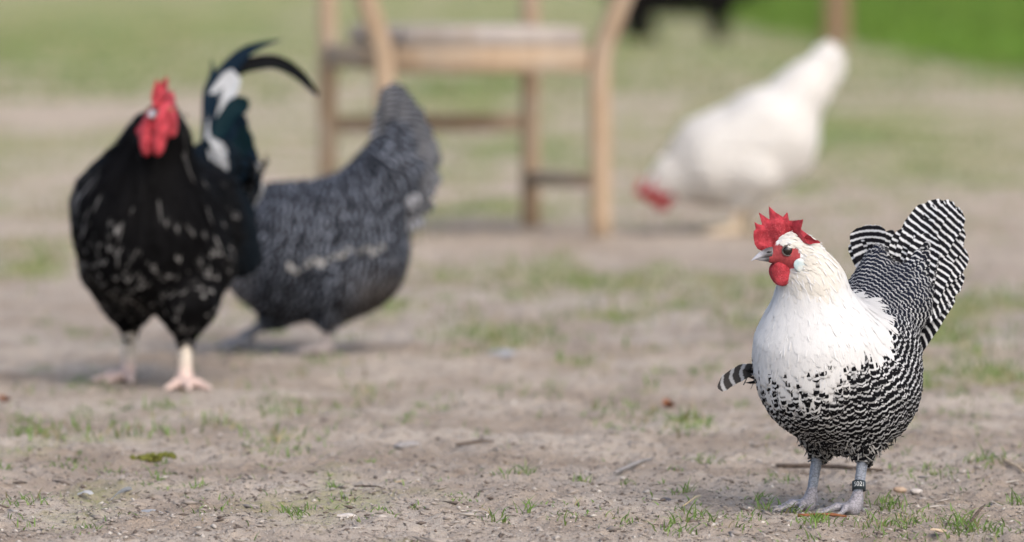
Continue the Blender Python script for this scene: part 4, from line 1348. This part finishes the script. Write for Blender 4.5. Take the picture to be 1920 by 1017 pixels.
# ------------------------------------------------------------------ the grey hen
def grey_hen():
    b = Bird("grey_hen", "dark grey hen with pale wing bar and upright tail behind the black rooster", "hen", 572, 662, 8)
    L = b.L
    H = L(392, 440, 0.0)
    head = Head(H, 0.0, math.radians(-12))
    f = Field((-.28, -.16, -.006), (.27, .16, .50), .0032)
    f.ell(L(590, 466, 0), (.132, .095, .102), pitch=-.15, k=.04)
    f.ell(L(535, 474, 0), (.098, .090, .100), pitch=.1, k=.06)
    f.ell(L(660, 492, 0), (.088, .085, .088), pitch=-.5, k=.06)
    for sg in (-1, 1):
        f.ell(L(590, 440, sg * .070), (.125, .032, .066), yaw=sg * .08, pitch=-.28, k=.025)
    f.cone(L(500, 455, 0), L(425, 450, 0), .085, .05, .06)
    f.cone(L(425, 450, 0), H, .05, .027, .04)
    f.ell(head.w((-.004, 0, 0)), (.030, .019, .024), k=.015)
    f.cone(head.w((.004, 0, -.006)), head.w((.022, 0, -.009)), .017, .009, .008)
    f.cone(L(660, 420, 0), L(735, 330, 0), .080, .060, .06)
    f.cone(L(735, 335, 0), L(752, 245, 0), .056, .026, .05)
    # legs: one under the body, the other stepping forward
    kn = L(618, 606, .040); an = L(612, 648, .040); an[2] = max(an[2], .017)
    f.cone(L(625, 540, .045), kn + [0, 0, .02], .055, .022, .04)
    b.leg(f, kn + [0, 0, .018], an, .010, .0078, .050, .0)
    kn = L(512, 597, -.040); an = L(458, 632, -.040)
    f.cone(L(545, 550, -.045), kn, .058, .022, .04)
    b.leg(f, kn, an, .0105, .0085, .046, .0, curl=.18)
    slate = np.array([.16, .17, .20]); dk = np.array([.03, .032, .038])
    def face(P):
        q = head.l(P); hd = np.linalg.norm(P - H, axis=1)
        return (q[:, 0] > -.006) & (hd < .05)
    def colour(V):
        col = np.tile(dk, (len(V), 1)); lm = b.legmask(V, .065)
        col[lm] = slate; col[face(V)] = [.4, .06, .07]
        col[lm & (V[:, 0] < .02)] = [.34, .30, .29]
        return col, lm * .7
    V, F = finish_body(b, f, colour)
    keep = lambda P: ~face(P) & ~b.legmask(P, .058) & (P[:, 2] > .03)
    P = scatter(V, F, 30000, lambda p: np.full(len(p), .0100), keep, 31)
    # a row of pale covert tips makes the wing bar
    tb = np.linspace(0, 1, 26); Pa, Pb = L(540, 484, .09), L(706, 452, .09)
    row = Pa[None] * (1 - tb[:, None]) + Pb[None] * tb[:, None]
    row[:, 2] += .004 + .001 * np.sin(tb * 40)
    ys = np.linspace(.03, .15, 241)
    for q in row:
        dd = f.sample(np.column_stack([np.full(241, q[0]), ys, np.full(241, q[2])]))
        q[1] = ys[min(np.argmax(dd > 0), 240)]
    row[:, 2] += rng.normal(0, .0022, 26); row[:, 0] += rng.normal(0, .002, 26)
    P = np.vstack([P, row])
    N = f.grad(P); n = len(P)
    bx = (P[:, 0] * -1)
    rad = P - L(490, 430, 0)
    tail = sstep(L(0, 360, 0)[2], L(0, 300, 0)[2], P[:, 2]) * sstep(.06, .11, bx)
    D = nrm(nrm(rad) + np.array([-.55, 0, 0]))
    D = D * (1 - tail[:, None]) + np.array([-.25, 0, .95]) * tail[:, None]
    D = flow_project(D, N, .14)
    Ln = (.034 + .014 * tail) * rng.uniform(.85, 1.2, n); W = .018 * rng.uniform(.8, 1.2, n)
    lift = .0035 + .003 * rng.random(n)
    per = .0125
    ph = np.linalg.norm(rad, axis=1) / per + rng.normal(0, .2, n)
    # pale wing bar along the lower edge of the shoulder feathers
    bar = np.zeros(n, bool); bar[-26:] = True
    Ln[bar] = rng.uniform(.010, .024, 26); W[bar] = rng.uniform(.009, .018, 26); lift[bar] = rng.uniform(.003, .008, 26)
    D[bar] = nrm(np.array([-.35, 0, -.9]) - N[bar] * (N[bar] @ np.array([-.35, 0, -.9]))[:, None])
    light = np.tile([.18, .20, .245], (n, 1)) * rng.uniform(.35, 1.5, (n, 1))
    pale = (sstep(.32, .22, -rad[:, 0] * 0 + P[:, 0] * -1 + .3) * 0)[:, None]
    dark = np.tile([.010, .012, .017], (n, 1)) * rng.uniform(.7, 1.5, (n, 1))
    fl = sstep(.18, .10, P[:, 2])[:, None] * sstep(.0, .10, bx)[:, None]           # browner fluff towards the vent
    light = light * (1 - fl) + np.array([.13, .118, .11]) * fl; dark = dark * (1 - fl) + np.array([.05, .045, .044]) * fl
    neck = sstep(.10, .16, P[:, 0])[:, None]
    light = light * (1 - neck) + np.array([.42, .43, .46]) * neck
    ww = np.where(bar, 1.0, 0.0) + neck[:, 0] * .5
    light[bar] = np.array([.40, .395, .385]) * rng.uniform(.55, 1.15, (bar.sum(), 1))
    feather_coat("plumage", b.root, f, P, N, D, Ln, W, lift, np.column_stack([ww, ph, Ln / per]), np.column_stack([np.full(n, .72), np.full(n, .5), rng.random(n)]), (rng.random(n) < .12) * .5, light, dark)
    LT = np.array([.30, .31, .34]); DT = np.array([.012, .012, .015])
    tips = [(722, 162, 0), (738, 153, .006), (752, 160, -.006), (768, 178, .012), (785, 200, -.01), (800, 228, .016), (812, 256, .02), (820, 284, -.016), (820, 318, .024), (812, 345, .028), (708, 200, 0), (702, 232, .008)]
    for i, (tx, ty, bb) in enumerate(tips):
        R0 = L(712 + i * 2, 370 + (i % 3) * 8, bb * .5); T = L(tx, ty, bb * 2.0)
        mid = (R0 + T) / 2 + np.array([-.012, bb * .8, 0]); ln = np.linalg.norm(T - R0)
        big_feather("tail_feather", b.root, [R0, mid, T], .036, (lambda T_, k=(1 if i % 2 else -1): nrm(np.array([-1.0, 0, 0]) * T_[2] + np.array([0, 0, T_[0]])) + np.array([0, .22 * k, 0])), LT * rng.uniform(.7, 1.15), DT, ln / .0095, rng.random(), .60, .45)
    for (p0, p1, bb, wd, li) in [((705, 395), (790, 368), .055, .024, 1.7), ((720, 410), (815, 380), .045, .026, .9), ((735, 405), (812, 352), .04, .026, .6), ((725, 430), (798, 410), .035, .024, 1.5), ((730, 440), (770, 430), .03, .024, .8)]:
        R0 = L(*p0, bb); T = L(*p1, bb + .01)
        big_feather("wing_feather", b.root, [R0, (R0 + T) / 2 + [0, .006, -.004], T], wd, np.array([.3, .3, 1.0]), np.clip(LT * li, 0, .6), DT if li < 1.2 else LT * .6, 6, rng.random(), .55, .3)
    pp = [(.030, .004), (.034, .02), (.026, .03), (.018, .026), (.012, .038), (.004, .028), (-.006, .036), (-.012, .024), (-.024, .028), (-.026, .014), (-.012, .008), (.012, .008)]
    comb_mesh("comb", b.root, head, pp, lambda X, Z: .002 * np.sin(X * 100), .0035, .0013)
    for s in (1, -1):
        sdf_part("wattle", b.root, head.M, [("ell", ((.016, s * .008, -.028), (.011, .0045, .014)), {"k": 0})], (-.01, -.02, -.05), (.04, .02, -.005), .0013, M_COMB)
    beak_mesh(b.root, head, (.021, 0, -.007), .026, .016, .014, M_BEAK)
    eyes(b.root, head, .004, .0172, .001, .006, M_IRIS_O)
    b.build_claws(M_CLAW)
grey_hen()

# ------------------------------------------------------------------ the white hen
def white_hen():
    b = Bird("white_hen", "plain white hen pecking with its head down beside the wooden chair", "hen", 1388, 440, 2)
    L = b.L
    H = L(1230, 356, 0.0)
    head = Head(H, math.radians(6), math.radians(-50))
    f = Field((-.33, -.18, -.006), (.32, .18, .54), .004)
    f.ell(L(1400, 275, 0), (.150, .100, .106), pitch=-.42, k=.04)
    f.ell(L(1335, 295, 0), (.100, .092, .095), pitch=-.2, k=.06)
    f.ell(L(1450, 270, 0), (.10, .088, .100), pitch=-.9, k=.06)
    for sg in (-1, 1):
        f.ell(L(1395, 265, sg * .075), (.13, .032, .07), yaw=sg * .08, pitch=-.45, k=.03)
    f.cone(L(1320, 315, 0), L(1262, 335, 0), .085, .045, .06)
    f.cone(L(1262, 335, 0), H, .046, .030, .04)
    f.ell(head.w((-.004, 0, 0)), (.031, .020, .025), yaw=head.yaw, pitch=head.pitch, k=.015)
    f.cone(head.w((.004, 0, -.006)), head.w((.022, 0, -.009)), .018, .010, .008)
    f.cone(L(1450, 230, 0), L(1505, 168, 0), .085, .050, .06)
    f.cone(L(1505, 168, 0), L(1550, 112, 0), .050, .026, .05)
    for sg, kx, ax in ((1, (1392, 378), (1372, 428)), (-1, (1408, 378), (1400, 428))):
        kn = L(kx[0], kx[1], sg * .042); an = L(ax[0], ax[1], sg * .042); an[2] = max(an[2], .017)
        f.cone(L(1408, 330, sg * .048), kn + [0, 0, .01], .060, .026, .04)
        b.leg(f, kn, an, .0135, .0105, .056, .05 * sg)
    def face(P):
        q = head.l(P); hd = np.linalg.norm(P - H, axis=1)
        return (q[:, 0] > -.020) & (hd < .06)
    def colour(V):
        col = np.tile([.74, .71, .66], (len(V), 1)); lm = b.legmask(V, .082)
        col[lm] = [.60, .49, .36]; col[face(V)] = [.50, .035, .05]
        return col, lm * .6
    V, F = finish_body(b, f, colour)
    keep = lambda P: ~face(P) & ~b.legmask(P, .075) & (P[:, 2] > .05)
    P = scatter(V, F, 14000, lambda p: np.full(len(p), .0145), keep, 41)
    N = f.grad(P); n = len(P)
    D = nrm(nrm(P - L(1270, 300, 0)) + np.array([-.5, 0, 0]))
    tail = sstep(L(0, 200, 0)[2], L(0, 150, 0)[2], P[:, 2])[:, None]
    D = flow_project(D * (1 - tail) + np.array([-.6, 0, .75]) * tail, N, .15)
    Ln = .048 * rng.uniform(.8, 1.2, n)
    li = np.tile([.79, .775, .745], (n, 1)) * rng.uniform(.93, 1.03, (n, 1))
    feather_coat("plumage", b.root, f, P, N, D, Ln, .026 * rng.uniform(.8, 1.2, n), .005 + .003 * rng.random(n), np.column_stack([np.ones(n), np.zeros(n), np.ones(n)]),
                 np.column_stack([np.full(n, .5), np.full(n, .2), rng.random(n)]), np.zeros(n), li, li)
    for i, (tx, ty, bb) in enumerate([(1540, 84, 0), (1556, 77, .008), (1570, 84, -.008), (1580, 100, .014), (1582, 118, -.012), (1570, 138, .014), (1552, 165, .016), (1522, 104, 0)]):
        R0 = L(1500, 205, bb * .5); T = L(tx, ty, bb * 1.8)
        big_feather("tail_feather", b.root, [R0, (R0 + T) / 2 + [-.006, bb * .6, 0], T], .040, np.array([1.0, .3 * (1 if i % 2 else -1), .7]), np.array([.79, .775, .745]), np.array([.79, .775, .745]), 1, 0, .1, .1)
    pp = [(.034, .000), (.044, .030), (.034, .042), (.022, .036), (.010, .052), (.002, .032), (-.008, .042), (-.014, .028), (-.028, .032), (-.028, .014), (-.012, .008), (.012, .008)]
    comb_mesh("comb", b.root, head, pp, lambda X, Z: .003 * np.sin(X * 90), .0045, .0015)
    for s in (1, -1):
        sdf_part("wattle", b.root, head.M, [("ell", ((.017, s * .009, -.030), (.016, .010, .024)), {"k": 0})], (-.01, -.03, -.065), (.045, .03, -.0), .0015, M_COMB)
    beak_mesh(b.root, head, (.021, 0, -.008), .028, .018, .016, M_BEAK_Y)
    eyes(b.root, head, .004, .0185, .001, .006, M_IRIS_O)
    b.build_claws(M_CLAW_P)
white_hen()

# ------------------------------------------------------------------ small things on the ground
def debris():
    bark = flat_noise_mat("dark_twig_bark", (.055, .042, .034), (.13, .10, .08), 160, .9, .15, .6, .001)
    grey = flat_noise_mat("grey_twig_bark", (.20, .19, .185), (.33, .31, .30), 160, .9, .15, .5, .001)
    straw = flat_noise_mat("straw", (.42, .33, .20), (.52, .43, .29), 120, .7, .2)
    rust = flat_noise_mat("rusty_leaf", (.15, .055, .026), (.25, .105, .05), 120, .8, .2)
    tan = flat_noise_mat("tan_leaf", (.40, .30, .20), (.50, .40, .28), 120, .8, .2)
    moss = flat_noise_mat("moss", (.075, .085, .018), (.19, .19, .05), 220, .95, .1, .8, .002)
    stone = flat_noise_mat("pale_pebble", (.38, .34, .31), (.52, .48, .44), 160, .8, .25, .4, .001)
    coal = flat_noise_mat("dark_pebble", (.03, .03, .04), (.07, .07, .085), 160, .6, .3, .4, .001)
    tanst = flat_noise_mat("tan_pebble", (.32, .22, .15), (.46, .35, .26), 140, .8, .25, .4, .001)
    def stick(name, label, cat, p0, p1, r, mat, bend=.006, lift=.0):
        a = at(*p0); c = at(*p1)
        o = np.array([(a[0] + c[0]) / 2, (a[1] + c[1]) / 2]); z = float(max(gz(a[0], a[1]), gz(c[0], c[1]), gz(*o)))
        A = np.array([a[0] - o[0], a[1] - o[1], r * .7]); B = np.array([c[0] - o[0], c[1] - o[1], r * .7 + lift])
        m1 = A * .6 + B * .4 + np.array([0, bend, .001]); m2 = A * .3 + B * .7 + np.array([0, -bend * .4, .002])
        V, F = tube([A, m1, m2, B], [r * .9, r, r * .85, r * .55], 7, 14, .85, .25)
        tag(put(name, mesh_np(name, V, F, [mat], True), None, (o[0], o[1], z)), label, cat)
    stick("twig", "dark brown stick lying on the soil just behind the barred hen's legs", "twig", (1458, 882), (1658, 890), .0042, bark, .016)
    stick("twig", "thin dark twig on the soil near the middle of the foreground", "twig", (664, 921), (722, 926), .0016, bark, .003)
    stick("twig", "short thick dark twig on bare soil right of the photo's centre foreground", "twig", (856, 846), (925, 839), .003, bark, .004)
    stick("twig", "grey diagonal stick left of the barred hen", "twig", (1154, 898), (1222, 872), .003, grey, .002)
    stick("twig", "black twig slanting upwards at the lower right among grass tufts", "twig", (1815, 998), (1850, 984), .0022, bark, .002, .02)
    stick("bark_strip", "reddish brown strip of bark at the barred hen's feet", "bark", (1498, 972), (1590, 974), .0028, rust, .002)
    stick("straw", "pale straw lying flat on the soil left of the centre foreground", "straw", (722, 911), (786, 908), .0010, straw, .001)
    stick("straw", "orange straw leaning in the grass left of the barred hen", "straw", (1283, 955), (1315, 944), .0013, straw, .001, .006)
    stick("straw", "long tan straw at the right edge behind the barred hen", "straw", (1885, 876), (1925, 900), .0025, tan, .002)
    # moss covered bit of twig
    def mossy():
        x, y = at(280, 866)
        f = Field((-.045, -.02, -.012), (.045, .02, .022), .0011)
        for i in range(46):
            t = rng.uniform(-1, 1)
            f.ell((t * .033, rng.normal(0, .003), .004 + .0015 * t + rng.normal(0, .0018)), tuple(rng.uniform(.0022, .0048, 3)), k=.0015, m=.008)
        V, F = f.surface()
        tag(put("mossy_twig", mesh_np("mossy_twig", V, F, [moss], True), None, (x, y, float(gz(x, y)) + .002), (0, -.07, .1)), "short twig covered in olive moss lying on the soil at the lower left", "twig")
    mossy()
    def lump(name, label, cat, px, py, r, mat, sq=(1.3, 1, .6)):
        x, y = at(px, py)
        f = Field((-r * 2, -r * 2, -r * 2), (r * 2, r * 2, r * 2), r / 7)
        f.ell((0, 0, 0), tuple(r * q for q in sq), k=0, m=r * .5)
        for _ in range(5):
            f.ell(tuple(rng.normal(0, .35, 3) * r * np.array(sq)), tuple(r * .7 * q for q in sq), yaw=rng.random() * 3, k=r * .3, m=r * .4)
        V, F = f.surface()
        tag(put(name, mesh_np(name, V, F, [mat], True), None, (x, y, float(gz(x, y)) + r * .25)), label, cat)
    lump("pebble", "small dark pebble on the soil left of the barred hen's feet", "pebble", 1250, 946, .0052, coal)
    lump("pebble", "brown pebble on the soil right of the barred hen's legs", "pebble", 1690, 917, .0060, tanst, (1.2, 1, .7))
    lump("pebble", "pale tan pebble at the far right of two behind the barred hen", "pebble", 1722, 918, .0055, stone, (1.4, 1, .55))
    lump("pebble", "whitish flat pebble in the foreground beside a grass tuft", "pebble", 650, 972, .0065, stone, (1.8, 1.1, .5))
    lump("clod", "dark clod of earth in the left foreground near two white feathers", "clod", 278, 938, .0045, bark)
    lump("clod", "dark clod of earth below the black rooster", "clod", 378, 834, .0055, bark, (1.6, 1, .7))
    lump("clod", "grey brown clod of earth on bare soil in mid foreground", "clod", 762, 842, .010, grey, (1.9, 1, .5))
    def leaf(name, label, px, py, ln, wd, mat, yaw=0.0, curl=.25):
        x, y = at(px, py); n = 9; V = []
        for side in (0, 1):
            for i in range(n):
                t = i / (n - 1)
                w = wd * math.sin(math.pi * t ** .8) ** .8 * .5 + .0003
                for u in (-1, 0, 1):
                    V.append(((t - .5) * ln, u * w, .002 + curl * abs(u) * w + .25 * ln * (t - .5) ** 2 + .0006 * math.sin(9 * t + u) - side * .0005))
        F = []
        for i in range(n - 1):
            for j in range(2):
                q = (i * 3 + j, (i + 1) * 3 + j, (i + 1) * 3 + j + 1, i * 3 + j + 1)
                F.append(q[::-1]); F.append(tuple(k + n * 3 for k in q))
        tag(put(name, mesh_np(name, np.array(V), np.array(F), [mat], True), None, (x, y, float(gz(x, y)) + .002), (.15, .1, yaw)), label, "leaf")
    leaf("fallen_leaf", "rust coloured dead leaf on the ground left of the barred hen", 1254, 769, .020, .024, rust, .4, .9)
    leaf("fallen_leaf", "pale tan dead leaf in grass at the lower right", 1764, 1007, .022, .016, tan, .1)
    leaf("fallen_leaf", "brown dead leaf at the left edge of the photo", 6, 759, .022, .02, rust, .8, .8)
    wl = np.array([.46, .47, .49])
    def dropped(label, px, py, px2, py2, wd):
        a = np.array([*at(px, py), 0]); c = np.array([*at(px2, py2), 0]); o = (a + c) / 2; o[2] = float(max(gz(a[0], a[1]), gz(c[0], c[1]))) + .001
        fo = big_feather("dropped_feather", None, [a - [o[0], o[1], -.001], [0, 0, .006], c - [o[0], o[1], -.003]], wd, np.array([.3, 1., .25]), wl, wl, 0, 0, .1, .1, white=1, n=12)
        fo.location = o; tag(fo, label, "feather")
    dropped("white feather lying diagonally on the soil in the left foreground", 202, 942, 244, 922, .008)
    dropped("short white feather left of another feather in the left foreground", 143, 932, 172, 934, .010)
    dropped("thin white feather nearest the camera in the left foreground", 255, 955, 306, 963, .009)
    dropped("small white feather lying on the ground behind the bare soil at centre", 918, 668, 962, 674, .03)
debris()
